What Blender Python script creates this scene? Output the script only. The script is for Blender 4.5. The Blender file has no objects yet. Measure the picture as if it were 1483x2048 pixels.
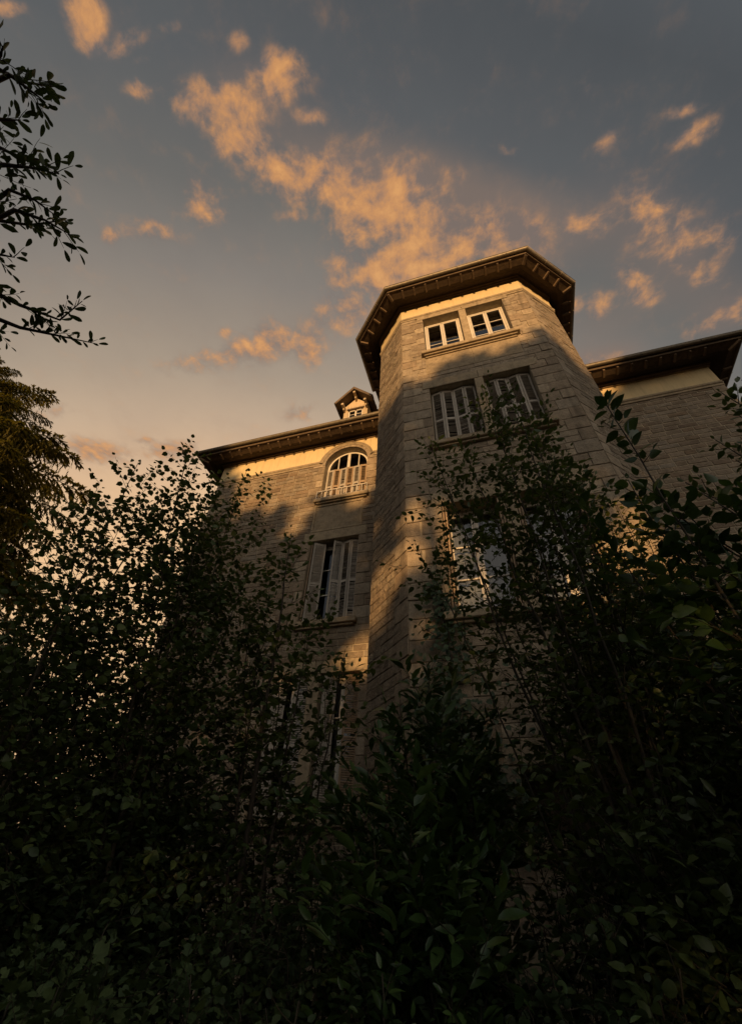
import bpy, math, random
import numpy as np
from mathutils import Vector, Matrix

scn = bpy.context.scene
COL = scn.collection
PI = math.pi
R = math.radians

# ---------------------------------------------------------------- camera
CAMP = np.array([0.0, 0.0, 1.6])
FPX = 874.08                                   # focal length in pixels of a 1483 x 2048 picture
CR = np.array([[0.95968891, 0.16365166, 0.22850674],
               [0.2785663, -0.6619732, -0.69583928],
               [0.03739008, 0.73144352, -0.68087617]])   # camera axes in the world
cam = bpy.data.cameras.new("camera")
cam.sensor_fit = 'VERTICAL'; cam.sensor_height = 36.0; cam.sensor_width = 26.07
cam.lens = FPX / 2048 * 36.0
cam.clip_start = 0.05; cam.clip_end = 3000
camo = bpy.data.objects.new("camera", cam); COL.objects.link(camo)
M4 = Matrix.Identity(4)
for i in range(3):
    for j in range(3):
        M4[i][j] = CR[i][j]
M4.translation = Vector(CAMP)
camo.matrix_world = M4
scn.camera = camo

def ray(px, py):
    d = CR @ np.array([px - 741.5, 1024.0 - py, -FPX])
    return d / np.linalg.norm(d)
def at(px, py, dist):                          # the point seen at a pixel, so many metres away
    return Vector(CAMP + ray(px, py) * dist)

# ---------------------------------------------------------------- light
SUN_AZ, SUN_EL = 176.0, 2.6                  # compass of the sun from +Y (behind the camera), elevation
sun = bpy.data.lights.new("sun", 'SUN'); sun.energy = 5.0; sun.angle = R(0.8)
sun.color = (1.0, 0.57, 0.225)
suno = bpy.data.objects.new("sun", sun); COL.objects.link(suno)
SDIR = Vector((math.sin(R(SUN_AZ)) * math.cos(R(SUN_EL)), math.cos(R(SUN_AZ)) * math.cos(R(SUN_EL)), math.sin(R(SUN_EL))))
suno.rotation_euler = (-SDIR).to_track_quat('-Z', 'Y').to_euler()
suno.location = SDIR * 60

scn.view_settings.view_transform = 'Standard'
scn.view_settings.look = 'None'
scn.view_settings.exposure = 0.0
scn.view_settings.gamma = 1.0
scn.view_settings.use_curve_mapping = False
scn.render.engine = 'CYCLES'
scn.cycles.max_bounces = 5
scn.cycles.diffuse_bounces = 3
scn.cycles.glossy_bounces = 2
scn.cycles.transmission_bounces = 3
scn.cycles.use_denoising = True
scn.cycles.caustics_reflective = False
scn.cycles.caustics_refractive = False

class NG:                                      # small node-tree writer
    def __init__(s, tree):
        s.t = tree; s.n = tree.nodes; s.l = tree.links
        s.n.clear()
    def node(s, typ, **kw):
        n = s.n.new(typ)
        for k, v in kw.items():
            setattr(n, k, v)
        return n
    def put(s, sock, v):
        if isinstance(v, bpy.types.NodeSocket): s.l.new(v, sock)
        elif v is not None: sock.default_value = v
    def math(s, op, a, b=None, c=None, clamp=False):
        n = s.node('ShaderNodeMath', operation=op, use_clamp=clamp)
        s.put(n.inputs[0], a); s.put(n.inputs[1], b)
        if c is not None: s.put(n.inputs[2], c)
        return n.outputs[0]
    def vmath(s, op, a, b=None):
        n = s.node('ShaderNodeVectorMath', operation=op)
        s.put(n.inputs[0], a); s.put(n.inputs[1], b)
        return n.outputs['Value'] if op in ('DOT_PRODUCT', 'LENGTH') else n.outputs[0]
    def mix(s, f, a, b, bt='MIX'):
        n = s.node('ShaderNodeMix', data_type='RGBA', blend_type=bt)
        s.put(n.inputs[0], f); s.put(n.inputs[6], a); s.put(n.inputs[7], b)
        return n.outputs[2]
    def ramp(s, f, stops, interp='LINEAR'):
        n = s.node('ShaderNodeValToRGB'); cr = n.color_ramp; cr.interpolation = interp
        while len(cr.elements) < len(stops): cr.elements.new(0.5)
        for e, (p, c) in zip(cr.elements, stops):
            e.position = p; e.color = c if len(c) == 4 else (*c, 1)
        s.put(n.inputs[0], f)
        return n.outputs[0]
    def noise(s, vec, scale, detail=4, rough=0.55, dist=0.0):
        n = s.node('ShaderNodeTexNoise'); s.put(n.inputs['Vector'], vec)
        n.inputs['Scale'].default_value = scale; n.inputs['Detail'].default_value = detail
        n.inputs['Roughness'].default_value = rough; n.inputs['Distortion'].default_value = dist
        return n.outputs['Fac'], n.outputs['Color']
    def smooth(s, v, a, b, lo=0.0, hi=1.0):
        n = s.node('ShaderNodeMapRange', interpolation_type='SMOOTHSTEP')
        s.put(n.inputs[0], v)
        for i, x in zip((1, 2, 3, 4), (a, b, lo, hi)): n.inputs[i].default_value = x
        return n.outputs[0]

def srgb(r, g, b):
    f = lambda c: (c / 12.92 if c <= 0.04045 else ((c + 0.055) / 1.055) ** 2.4)
    return (f(r / 255), f(g / 255), f(b / 255), 1)

# ---------------------------------------------------------------- sky
world = bpy.data.worlds.new("World"); scn.world = world; world.use_nodes = True
g = NG(world.node_tree)
tc = g.node('ShaderNodeTexCoord').outputs['Generated']
d = g.vmath('NORMALIZE', tc)
sep = g.node('ShaderNodeSeparateXYZ'); g.put(sep.inputs[0], d)
zz = sep.outputs[2]
el = g.math('ARCSINE', g.math('MINIMUM', zz, 1.0))
eln = g.math('DIVIDE', el, PI / 2)
# the evening glow stands behind the house; a second one, round the low sun, behind the viewer
GL = np.array([math.sin(R(-30)) * math.cos(R(-5)), math.cos(R(-30)) * math.cos(R(-5)), math.sin(R(-5))])
ang = g.math('DIVIDE', g.math('ARCCOSINE', g.vmath('DOT_PRODUCT', d, tuple(GL))), PI)
A_ = lambda t: t / 180
base = g.ramp(ang, [(0.0, srgb(236, 190, 138)), (A_(44), srgb(240, 196, 147)), (A_(52), srgb(216, 181, 145)), (A_(57), srgb(195, 169, 142)), (A_(63), srgb(169, 152, 133)),
                    (A_(73), srgb(134, 126, 118)), (A_(81), srgb(109, 107, 103)), (A_(90), srgb(89, 91, 93)), (A_(99), srgb(76, 79, 82)), (A_(110), srgb(84, 88, 93)),
                    (A_(126), srgb(150, 151, 153)), (A_(146), srgb(224, 212, 196)), (1.0, srgb(248, 228, 202))])
# slow brightness drift so that the clear sky is not a perfect ramp
nf, nc = g.noise(d, 3.0, 4, 0.6)
base = g.mix(1.0, base, g.ramp(nf, [(0.3, (0.94, 0.94, 0.955)), (0.7, (1.06, 1.055, 1.04))]), 'MULTIPLY')
zc = g.math('MAXIMUM', zz, 0.12)
u = g.math('DIVIDE', sep.outputs[0], zc); v = g.math('DIVIDE', sep.outputs[1], zc)
uv1 = g.node('ShaderNodeCombineXYZ'); g.put(uv1.inputs[0], u); g.put(uv1.inputs[1], v); uv1.inputs[2].default_value = 1.0
P = uv1.outputs[0]
def plane(px, py):
    r = ray(px, py); return np.array([r[0] / r[2], r[1] / r[2]])
# soft cloud banks on a flat cloud layer: (centre px, half length, half width, angle, weight)
BANKS = [(165, 25, 65, 40, 70, .88), (10, 15, 40, 22, 10, .8), (250, 75, 45, 25, -20, .7), (300, 172, 45, 24, 5, .8), (205, 78, 28, 18, 0, .5),
         (335, 45, 24, 18, 0, .55), (290, 112, 24, 12, 0, .4), (470, 80, 32, 24, 50, .5), (555, 165, 62, 52, 0, .98), (430, 215, 105, 48, 12, 1.0),
         (480, 285, 80, 40, 20, .95), (625, 235, 36, 20, 10, .75), (560, 335, 120, 38, 22, .95), (680, 372, 170, 58, 14, 1.3),
         (785, 440, 130, 82, 32, 1.45), (815, 525, 125, 70, -8, 1.5), (900, 470, 110, 75, 25, 1.0), (1010, 470, 95, 45, 10, .8), (400, 405, 56, 46, 30, .95),
         (310, 465, 55, 26, 15, .78), (225, 466, 22, 18, 0, .6), (585, 437, 50, 14, 5, .5), (690, 625, 80, 40, -20, .82), (540, 690, 105, 42, -14, .8),
         (610, 695, 60, 40, -20, .75), (420, 722, 100, 26, -10, .75), (445, 662, 26, 14, 0, .5), (190, 900, 75, 22, 8, .95), (110, 822, 42, 16, 5, .8),
         (340, 905, 55, 20, -4, .9), (605, 822, 36, 18, -10, .85), (300, 883, 25, 9, 0, .5),
         (1310, 450, 95, 62, 40, .72), (1375, 510, 80, 42, 40, .68), (1275, 560, 50, 34, 40, .6), (1425, 480, 60, 40, -35, .62), (1175, 450, 90, 36, -8, .55),
         (1300, 590, 36, 22, -10, .65), (1385, 255, 55, 26, -25, .7), (1365, 210, 45, 16, -10, .55), (1210, 280, 30, 18, -60, .5), (1180, 160, 42, 24, -60, .45),
         (1440, 640, 80, 26, -28, .75), (1180, 605, 70, 28, -20, .6), (1010, 305, 30, 14, 0, .45), (910, 355, 40, 22, 10, .5), (1190, 720, 70, 18, -10, .5), (945, 230, 30, 20, -30, .3)]
VEILS = [(880, 400, 170, 75, 25, .9), (1040, 450, 150, 70, 5, .8), (700, 340, 130, 45, 20, .6), (1340, 480, 150, 95, 40, .6), (1220, 640, 140, 60, -20, .5), (1200, 715, 80, 22, -8, .9), (500, 190, 140, 80, 20, .5), (620, 660, 170, 60, -15, .45), (1450, 640, 80, 50, -25, .5)]
vacc = None
acc = None
wf, wc = g.noise(P, 5.0, 3, 0.55)
Pw = g.vmath('ADD', P, g.vmath('MULTIPLY', g.vmath('SUBTRACT', wc, (0.5, 0.5, 0.5)), (0.055, 0.055, 0.0)))
for bi, (px, py, a, b, ang, wgt) in enumerate(BANKS + VEILS):
    c = plane(px, py); ca, sa = math.cos(R(ang)), math.sin(R(ang))
    e1 = plane(px + a * ca, py + a * sa) - c; e2 = plane(px - b * sa, py + b * ca) - c
    Mi = np.linalg.inv(np.array([e1, e2]).T)
    k = -Mi @ c
    q1 = g.vmath('DOT_PRODUCT', Pw, (Mi[0, 0], Mi[0, 1], k[0])); q2 = g.vmath('DOT_PRODUCT', Pw, (Mi[1, 0], Mi[1, 1], k[1]))
    r2 = g.math('ADD', g.math('MULTIPLY', q1, q1), g.math('MULTIPLY', q2, q2))
    s_ = g.math('MULTIPLY', g.math('EXPONENT', g.math('MULTIPLY', r2, -0.85)), wgt)
    if bi < len(BANKS): acc = s_ if acc is None else g.math('SMOOTH_MAX', acc, s_, 0.22)
    else: vacc = s_ if vacc is None else g.math('ADD', vacc, s_)
acc = g.math('MINIMUM', acc, 1.45)
# scattered wisps elsewhere, so the cloud layer goes on all round
of, oc = g.noise(P, 1.3, 3, 0.5)
# billows
b1, _ = g.noise(Pw, 17.0, 7, 0.60, 0.1)
b2, _ = g.noise(Pw, 36.0, 5, 0.6, 0.0)
bil = g.math('ADD', g.math('MULTIPLY', b1, 0.85), g.math('MULTIPLY', b2, 0.22))
b4, _ = g.noise(Pw, 6.0, 5, 0.55, 0.0)
tex = g.math('ADD', g.math('MULTIPLY', g.math('SUBTRACT', bil, 0.535), 2.0), g.math('MULTIPLY', g.math('SUBTRACT', b4, 0.5), 1.3))
t_ = g.math('ADD', g.math('MULTIPLY', acc, 0.82), g.math('MULTIPLY', tex, g.math('ADD', 0.45, g.math('MULTIPLY', g.smooth(acc, 0.05, 0.6), 0.62))))
Ps = g.vmath('ADD', Pw, (0.012, -0.026, 0.0))                      # relief: a second look towards the light
b3, _ = g.noise(Ps, 17.0, 7, 0.60, 0.1)
t_lit = g.math('ADD', t_, g.math('MULTIPLY', g.math('SUBTRACT', b1, b3), 2.2))
alpha = g.math('MULTIPLY', g.smooth(t_, 0.05, 0.92), g.smooth(acc, 0.02, 0.35))
ccol = g.ramp(g.math('MULTIPLY', t_lit, 0.60), [(0.05, srgb(122, 108, 103)), (0.22, srgb(152, 121, 102)), (0.42, srgb(184, 136, 99)), (0.66, srgb(209, 149, 95)), (0.95, srgb(228, 165, 101))])
veil = g.math('MULTIPLY', g.smooth(vacc, 0.10, 1.0), 0.62)
base = g.mix(veil, base, srgb(133, 113, 101))
op = g.math('MULTIPLY', alpha, 0.86)
skyc = g.mix(op, base, ccol)
bg1 = g.node('ShaderNodeBackground'); g.put(bg1.inputs[0], skyc); bg1.inputs[1].default_value = 1.0
nish = g.node('ShaderNodeTexSky', sky_type='NISHITA', sun_disc=False)
nish.sun_elevation = R(SUN_EL); nish.sun_rotation = R(SUN_AZ); nish.altitude = 200; nish.air_density = 1.3; nish.dust_density = 2.0
bg2 = g.node('ShaderNodeBackground'); g.put(bg2.inputs[0], nish.outputs[0]); bg2.inputs[1].default_value = 0.012
add = g.node('ShaderNodeAddShader'); g.l.new(bg1.outputs[0], add.inputs[0]); g.l.new(bg2.outputs[0], add.inputs[1])
out = g.node('ShaderNodeOutputWorld'); g.l.new(add.outputs[0], out.inputs[0])
scn.cycles.sample_clamp_indirect = 4.0

# ---------------------------------------------------------------- materials
def material(name):
    m = bpy.data.materials.new(name); m.use_nodes = True
    return m, NG(m.node_tree)
def finish(gr, bsdf):
    o = gr.node('ShaderNodeOutputMaterial'); gr.l.new(bsdf, o.inputs[0])
def principled(gr, col, rough, bump=None, bs=0.3, bd=0.01, spec=0.3):
    p = gr.node('ShaderNodeBsdfPrincipled'); gr.put(p.inputs['Base Color'], col); gr.put(p.inputs['Roughness'], rough)
    p.inputs['Specular IOR Level'].default_value = spec
    if bump is not None:
        b = gr.node('ShaderNodeBump'); b.inputs['Strength'].default_value = bs; b.inputs['Distance'].default_value = bd
        gr.put(b.inputs['Height'], bump); gr.l.new(b.outputs[0], p.inputs['Normal'])
    return p.outputs[0]
def rnd(gr):                                    # one random number per stone, loose or joined
    a = gr.node('ShaderNodeObjectInfo').outputs['Random']
    b = gr.node('ShaderNodeNewGeometry').outputs['Random Per Island']
    return gr.math('FRACT', gr.math('ADD', a, b))
def stone_mat(name, cols, rough=0.85, fine=60, bs=0.55, bd=0.012, stain=0.5):
    m, gr = material(name)
    pos = gr.node('ShaderNodeNewGeometry').outputs['Position']
    r_ = rnd(gr)
    n = len(cols)
    c = gr.ramp(r_, [(i / max(1, n - 1), x) for i, x in enumerate(cols)])
    f1, _ = gr.noise(pos, 9, 6, 0.65); f2, _ = gr.noise(pos, fine, 5, 0.7); f3, _ = gr.noise(pos, 0.8, 4, 0.6)
    c = gr.mix(1.0, c, gr.ramp(f1, [(0.3, (0.72, 0.70, 0.66)), (0.7, (1.22, 1.2, 1.16))]), 'MULTIPLY')
    c = gr.mix(1.0, c, gr.ramp(f2, [(0.35, (0.78, 0.77, 0.75)), (0.65, (1.14, 1.13, 1.1))]), 'MULTIPLY')
    st = gr.node('ShaderNodeVectorMath', operation='MULTIPLY'); gr.put(st.inputs[0], pos); st.inputs[1].default_value = (5, 5, 0.55)
    f4, _ = gr.noise(st.outputs[0], 1.0, 5, 0.6)
    k = gr.math('MULTIPLY', gr.smooth(f4, 0.5, 0.78), stain)
    c = gr.mix(k, c, (0.075, 0.062, 0.045, 1))
    c = gr.mix(gr.math('MULTIPLY', gr.smooth(f3, 0.55, 0.75), 0.35 * stain), c, (0.10, 0.10, 0.055, 1))
    v = gr.node('ShaderNodeTexVoronoi'); gr.put(v.inputs['Vector'], pos); v.inputs['Scale'].default_value = 38
    pit = gr.smooth(v.outputs['Distance'], 0.0, 0.22)
    h = gr.math('ADD', gr.math('ADD', gr.math('MULTIPLY', f1, 1.6), gr.math('MULTIPLY', f2, 0.6)), gr.math('MULTIPLY', pit, 0.25))
    finish(gr, principled(gr, c, rough, h, bs, bd, 0.2))
    return m
ST = [(0.255, 0.208, 0.158), (0.33, 0.276, 0.212), (0.275, 0.22, 0.165), (0.385, 0.325, 0.25), (0.225, 0.182, 0.138), (0.335, 0.285, 0.222), (0.29, 0.248, 0.198)]
STW = [(0.198, 0.157, 0.116), (0.264, 0.222, 0.172), (0.220, 0.167, 0.121), (0.295, 0.253, 0.202), (0.163, 0.123, 0.091), (0.264, 0.220, 0.171), (0.238, 0.211, 0.176), (0.207, 0.154, 0.107)]
M = {}
M['ashlar'] = stone_mat('ashlar_stone', ST, bs=0.65, bd=0.018, stain=0.65)
M['rubble'] = stone_mat('rubble_stone', STW, bs=0.8, bd=0.018, stain=0.35)
M['rough'] = stone_mat('rough_stone', ST, bs=1.0, bd=0.055, stain=0.5, fine=40)
M['trim'] = stone_mat('trim_stone', [(0.30, 0.245, 0.175), (0.36, 0.30, 0.215)], bs=0.4, stain=0.55)
M['mortar'] = stone_mat('lime_mortar', [(0.40, 0.345, 0.265), (0.40, 0.345, 0.265)], bs=0.5, stain=0.3, fine=90)
def plain_mat(name, col, rough=0.6, var=0.25, scale=8, bs=0.2, bd=0.004, spec=0.3, grain=None, metal=0.0, dirt=0.0, dirtcol=(0.12, 0.09, 0.06, 1)):
    m, gr = material(name)
    pos = gr.node('ShaderNodeNewGeometry').outputs['Position']
    vec = pos
    if grain:
        st = gr.node('ShaderNodeVectorMath', operation='MULTIPLY'); gr.put(st.inputs[0], pos); st.inputs[1].default_value = grain
        vec = st.outputs[0]
    f, _ = gr.noise(vec, scale, 6, 0.65); f2, _ = gr.noise(pos, 1.3, 4, 0.6)
    r_ = rnd(gr)
    c = gr.mix(1.0, (*col, 1), gr.ramp(f, [(0.3, (1 - var,) * 3), (0.7, (1 + var,) * 3)]), 'MULTIPLY')
    c = gr.mix(1.0, c, gr.ramp(r_, [(0, (1 - var * .6,) * 3), (1, (1 + var * .6,) * 3)]), 'MULTIPLY')
    if dirt: c = gr.mix(gr.math('MULTIPLY', gr.smooth(f, 0.52, 0.72), dirt), c, dirtcol)
    c = gr.mix(gr.math('MULTIPLY', gr.smooth(f2, 0.5, 0.75), var), c, (col[0] * .5, col[1] * .48, col[2] * .45, 1))
    p = principled(gr, c, rough, f, bs, bd, spec)
    if metal: gr.n.get(p.node.name).inputs['Metallic'].default_value = metal
    finish(gr, p)
    return m
M['render'] = plain_mat('cream_render', (0.60, 0.48, 0.275), 0.85, 0.16, 2.2, 0.35, 0.005, grain=(3.2, 3.2, 0.5), dirt=0.40, dirtcol=(0.30, 0.225, 0.125, 1))
M['eave'] = plain_mat('eave_timber', (0.115, 0.082, 0.052), 0.75, 0.35, 10, 0.4, 0.006, grain=(1, 1, 1))
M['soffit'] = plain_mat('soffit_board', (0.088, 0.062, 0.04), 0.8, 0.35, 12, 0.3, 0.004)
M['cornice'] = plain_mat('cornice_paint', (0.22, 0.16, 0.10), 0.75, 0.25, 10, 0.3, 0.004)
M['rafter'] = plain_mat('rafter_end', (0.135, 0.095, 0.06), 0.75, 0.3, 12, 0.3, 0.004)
M['soffit_shade'] = plain_mat('shaded_soffit_board', (0.045, 0.033, 0.024), 0.85, 0.35, 12, 0.3, 0.004)  # inner boards coloured darker, the eave shade put into the paint
M['gutter'] = plain_mat('zinc_gutter', (0.20, 0.17, 0.125), 0.5, 0.3, 12, 0.2, 0.003, 0.4, metal=0.3)
M['slate'] = plain_mat('roof_slate', (0.085, 0.072, 0.062), 0.7, 0.35, 14, 0.4, 0.006)
M['white'] = plain_mat('white_paint', (0.60, 0.56, 0.49), 0.55, 0.16, 7, 0.25, 0.003, dirt=0.35, dirtcol=(0.28, 0.23, 0.17, 1))
M['shutter'] = plain_mat('shutter_paint', (0.37, 0.335, 0.285), 0.65, 0.22, 9, 0.3, 0.003, grain=(3, 3, 0.8), dirt=0.5, dirtcol=(0.20, 0.155, 0.11, 1))
M['shutter_wood'] = plain_mat('bare_shutter_wood', (0.31, 0.225, 0.145), 0.7, 0.25, 9, 0.3, 0.003, grain=(3, 3, 0.8), dirt=0.4)
M['iron'] = plain_mat('rusty_iron', (0.09, 0.055, 0.035), 0.7, 0.3, 20, 0.3, 0.002)
M['rail'] = plain_mat('rail_paint', (0.55, 0.51, 0.45), 0.5, 0.15, 12, 0.1, 0.002)
M['plank'] = plain_mat('dormer_board', (0.50, 0.40, 0.27), 0.7, 0.25, 8, 0.3, 0.003, grain=(6, 6, 0.7))
M['inside'] = plain_mat('unlit_interior', (0.06, 0.05, 0.042), 0.9, 0.2)  # dark colour stands for the unlit rooms behind the openings
M['earth'] = plain_mat('leafy_earth', (0.05, 0.038, 0.024), 0.95, 0.45, 2.5, 0.9, 0.05)
M['curtain'] = plain_mat('net_curtain', (0.20, 0.205, 0.21), 0.9, 0.12, 5, 0.2, 0.01, grain=(14, 14, 0.6))
m, gr = material('window_glass')
pos = gr.node('ShaderNodeNewGeometry').outputs['Position']
f, _ = gr.noise(pos, 3.0, 2, 0.5)
b = gr.node('ShaderNodeBump'); b.inputs['Strength'].default_value = 0.05; b.inputs['Distance'].default_value = 0.02; gr.put(b.inputs['Height'], f)
gl = gr.node('ShaderNodeBsdfGlossy'); gl.inputs['Roughness'].default_value = 0.03; gl.inputs['Color'].default_value = (0.9, 0.93, 0.97, 1); gr.l.new(b.outputs[0], gl.inputs['Normal'])
tr = gr.node('ShaderNodeBsdfTransparent'); tr.inputs[0].default_value = (0.80, 0.83, 0.84, 1)
fr = gr.node('ShaderNodeFresnel'); fr.inputs[0].default_value = 1.75
mx = gr.node('ShaderNodeMixShader'); gr.l.new(fr.outputs[0], mx.inputs[0]); gr.l.new(tr.outputs[0], mx.inputs[1]); gr.l.new(gl.outputs[0], mx.inputs[2])
finish(gr, mx.outputs[0]); M['glass'] = m
def leaf_mat(name, c1, c2, c3, rough=0.45, trans=0.3, spec=0.35, tcol=None):
    m, gr = material(name)
    pos = gr.node('ShaderNodeNewGeometry').outputs['Position']
    f, _ = gr.noise(pos, 2.2, 3, 0.6); f2, _ = gr.noise(pos, 55, 3, 0.6)
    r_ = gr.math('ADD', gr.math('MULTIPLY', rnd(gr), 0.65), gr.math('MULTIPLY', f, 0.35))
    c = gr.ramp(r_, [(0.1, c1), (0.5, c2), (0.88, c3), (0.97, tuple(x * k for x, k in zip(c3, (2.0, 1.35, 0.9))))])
    c = gr.mix(1.0, c, gr.ramp(f2, [(0.3, (0.8,) * 3), (0.7, (1.2,) * 3)]), 'MULTIPLY')
    p = principled(gr, c, rough, f2, 0.15, 0.003, spec)
    t = gr.node('ShaderNodeBsdfTranslucent'); gr.put(t.inputs[0], gr.mix(1.0, c, tcol or (1.3, 1.25, 0.6, 1), 'MULTIPLY'))
    mx = gr.node('ShaderNodeMixShader'); mx.inputs[0].default_value = trans
    gr.l.new(p, mx.inputs[1]); gr.l.new(t.outputs[0], mx.inputs[2])
    finish(gr, mx.outputs[0]); return m
M['leaf'] = leaf_mat('sapling_leaf', (0.040, 0.062, 0.020), (0.058, 0.088, 0.028), (0.088, 0.120, 0.038))
M['laurel'] = leaf_mat('laurel_leaf', (0.0255, 0.0540, 0.0165), (0.0390, 0.0795, 0.0225), (0.0720, 0.1230, 0.0300), 0.33, 0.2, 0.5)
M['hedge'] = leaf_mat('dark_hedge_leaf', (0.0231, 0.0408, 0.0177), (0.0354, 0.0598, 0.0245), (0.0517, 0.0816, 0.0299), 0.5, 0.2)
M['nettle'] = leaf_mat('undergrowth_leaf', (0.0459, 0.0729, 0.0324), (0.0648, 0.0999, 0.0405), (0.1013, 0.1418, 0.0540), 0.6, 0.25, 0.2)
M['thicket'] = leaf_mat('thicket_leaf', (0.036, 0.060, 0.018), (0.056, 0.088, 0.026), (0.088, 0.118, 0.036), 0.42, 0.25, 0.5)
M['gold'] = leaf_mat('yellow_green_leaf', (0.06, 0.075, 0.018), (0.085, 0.095, 0.022), (0.13, 0.13, 0.03), 0.5, 0.35)
M['needle'] = leaf_mat('spruce_needle', (0.075, 0.070, 0.018), (0.105, 0.092, 0.022), (0.120, 0.105, 0.026), 0.6, 0.5, 0.2)
M['bark'] = plain_mat('bark', (0.036, 0.029, 0.022), 0.9, 0.35, 12, 0.8, 0.01, grain=(1, 1, 0.3))
M['stem'] = plain_mat('young_stem', (0.036, 0.030, 0.019), 0.75, 0.3, 20, 0.3, 0.003)

# ---------------------------------------------------------------- building blocks
WL = {}                                          # world place of every parent
def link(o, parent=None):
    COL.objects.link(o)
    if parent is not None:
        o.parent = parent
    return o
def empty(name, loc, label=None, cat=None, group=None, parent=None):
    o = bpy.data.objects.new(name, None); o.empty_display_size = 0.2
    link(o, parent); loc = Vector(loc); WL[o.name] = loc
    o.location = loc - (WL[parent.name] if parent else Vector((0, 0, 0)))
    if label: o['label'] = label
    if cat: o['category'] = cat
    if group: o['group'] = group
    return o
def place(o, parent, loc=(0, 0, 0)):             # loc is a world place
    loc = Vector(loc)
    o.location = loc - (WL[parent.name] if parent else Vector((0, 0, 0)))
    WL[o.name] = loc
    return o

class MB:
    """collects faces in world places; build() links them as one mesh object"""
    def __init__(s): s.v = []; s.f = []; s.sm = []
    def face(s, pts, smooth=False):
        k = len(s.v); s.v += [tuple(p) for p in pts]; s.f.append(tuple(range(k, k + len(pts)))); s.sm.append(smooth)
    def box(s, c, ax, ay, az, hx, hy, hz, bev=0.0):
        c = Vector(c); ax = Vector(ax); ay = Vector(ay); az = Vector(az); k = len(s.v)
        if bev <= 0:
            for sx in (-1, 1):
                for sy in (-1, 1):
                    for sz in (-1, 1):
                        s.v.append(tuple(c + ax * hx * sx + ay * hy * sy + az * hz * sz))
            for q in ((0, 1, 3, 2), (4, 6, 7, 5), (0, 4, 5, 1), (2, 3, 7, 6), (0, 2, 6, 4), (1, 5, 7, 3)):
                s.f.append(tuple(k + i for i in q)); s.sm.append(False)
            return
        bev = min(bev, hx * .6, hy * .6, hz * .6)
        idx = {}
        for sx in (-1, 1):
            for sy in (-1, 1):
                for sz in (-1, 1):
                    for a in range(3):
                        h = [hx, hy, hz]
                        for b_ in range(3):
                            if b_ != a: h[b_] -= bev
                        idx[(sx, sy, sz, a)] = len(s.v)
                        s.v.append(tuple(c + ax * h[0] * sx + ay * h[1] * sy + az * h[2] * sz))
        def add(*q): s.f.append(tuple(q)); s.sm.append(False)
        S = (-1, 1)
        for sg in S:
            add(*[idx[(sg, a, b_, 0)] for a, b_ in ((-1, -1), (1, -1), (1, 1), (-1, 1))])
            add(*[idx[(a, sg, b_, 1)] for a, b_ in ((-1, -1), (1, -1), (1, 1), (-1, 1))])
            add(*[idx[(a, b_, sg, 2)] for a, b_ in ((-1, -1), (1, -1), (1, 1), (-1, 1))])
            for t in S:
                add(idx[(sg, t, -1, 0)], idx[(sg, t, 1, 0)], idx[(sg, t, 1, 1)], idx[(sg, t, -1, 1)])
                add(idx[(sg, -1, t, 0)], idx[(sg, 1, t, 0)], idx[(sg, 1, t, 2)], idx[(sg, -1, t, 2)])
                add(idx[(-1, sg, t, 1)], idx[(1, sg, t, 1)], idx[(1, sg, t, 2)], idx[(-1, sg, t, 2)])
                for w in S:
                    add(idx[(sg, t, w, 0)], idx[(sg, t, w, 1)], idx[(sg, t, w, 2)])
    def tube(s, pts, r0, r1=None, n=6, cap=True):
        r1 = r0 if r1 is None else r1
        pts = [Vector(p) for p in pts]; k = len(s.v); m = len(pts)
        ref = Vector((0.31, 0.17, 0.93))
        for i, p in enumerate(pts):
            t = (pts[min(i + 1, m - 1)] - pts[max(i - 1, 0)])
            t = t.normalized() if t.length > 1e-9 else Vector((0, 0, 1))
            if abs(t.dot(ref)) > 0.95: ref = Vector((0.9, 0.3, 0.1))
            a = t.cross(ref).normalized(); b_ = t.cross(a)
            r = r0 + (r1 - r0) * i / max(1, m - 1)
            for j in range(n):
                w = 2 * PI * j / n
                s.v.append(tuple(p + a * (r * math.cos(w)) + b_ * (r * math.sin(w))))
        for i in range(m - 1):
            for j in range(n):
                j2 = (j + 1) % n
                s.f.append((k + i * n + j, k + i * n + j2, k + (i + 1) * n + j2, k + (i + 1) * n + j)); s.sm.append(True)
        if cap:
            s.f.append(tuple(k + j for j in range(n))[::-1]); s.sm.append(False)
            s.f.append(tuple(k + (m - 1) * n + j for j in range(n))); s.sm.append(False)
    def build(s, name, mat, parent=None, kind=None, label=None, cat=None, group=None):
        me = bpy.data.meshes.new(name); me.from_pydata(s.v, [], s.f)
        me.polygons.foreach_set('use_smooth', s.sm)
        me.materials.append(M[mat] if isinstance(mat, str) else mat)
        o = bpy.data.objects.new(name, me); link(o, parent); place(o, parent)
        if kind: o['kind'] = kind
        if label: o['label'] = label
        if cat: o['category'] = cat
        if group: o['group'] = group
        return o

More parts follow.
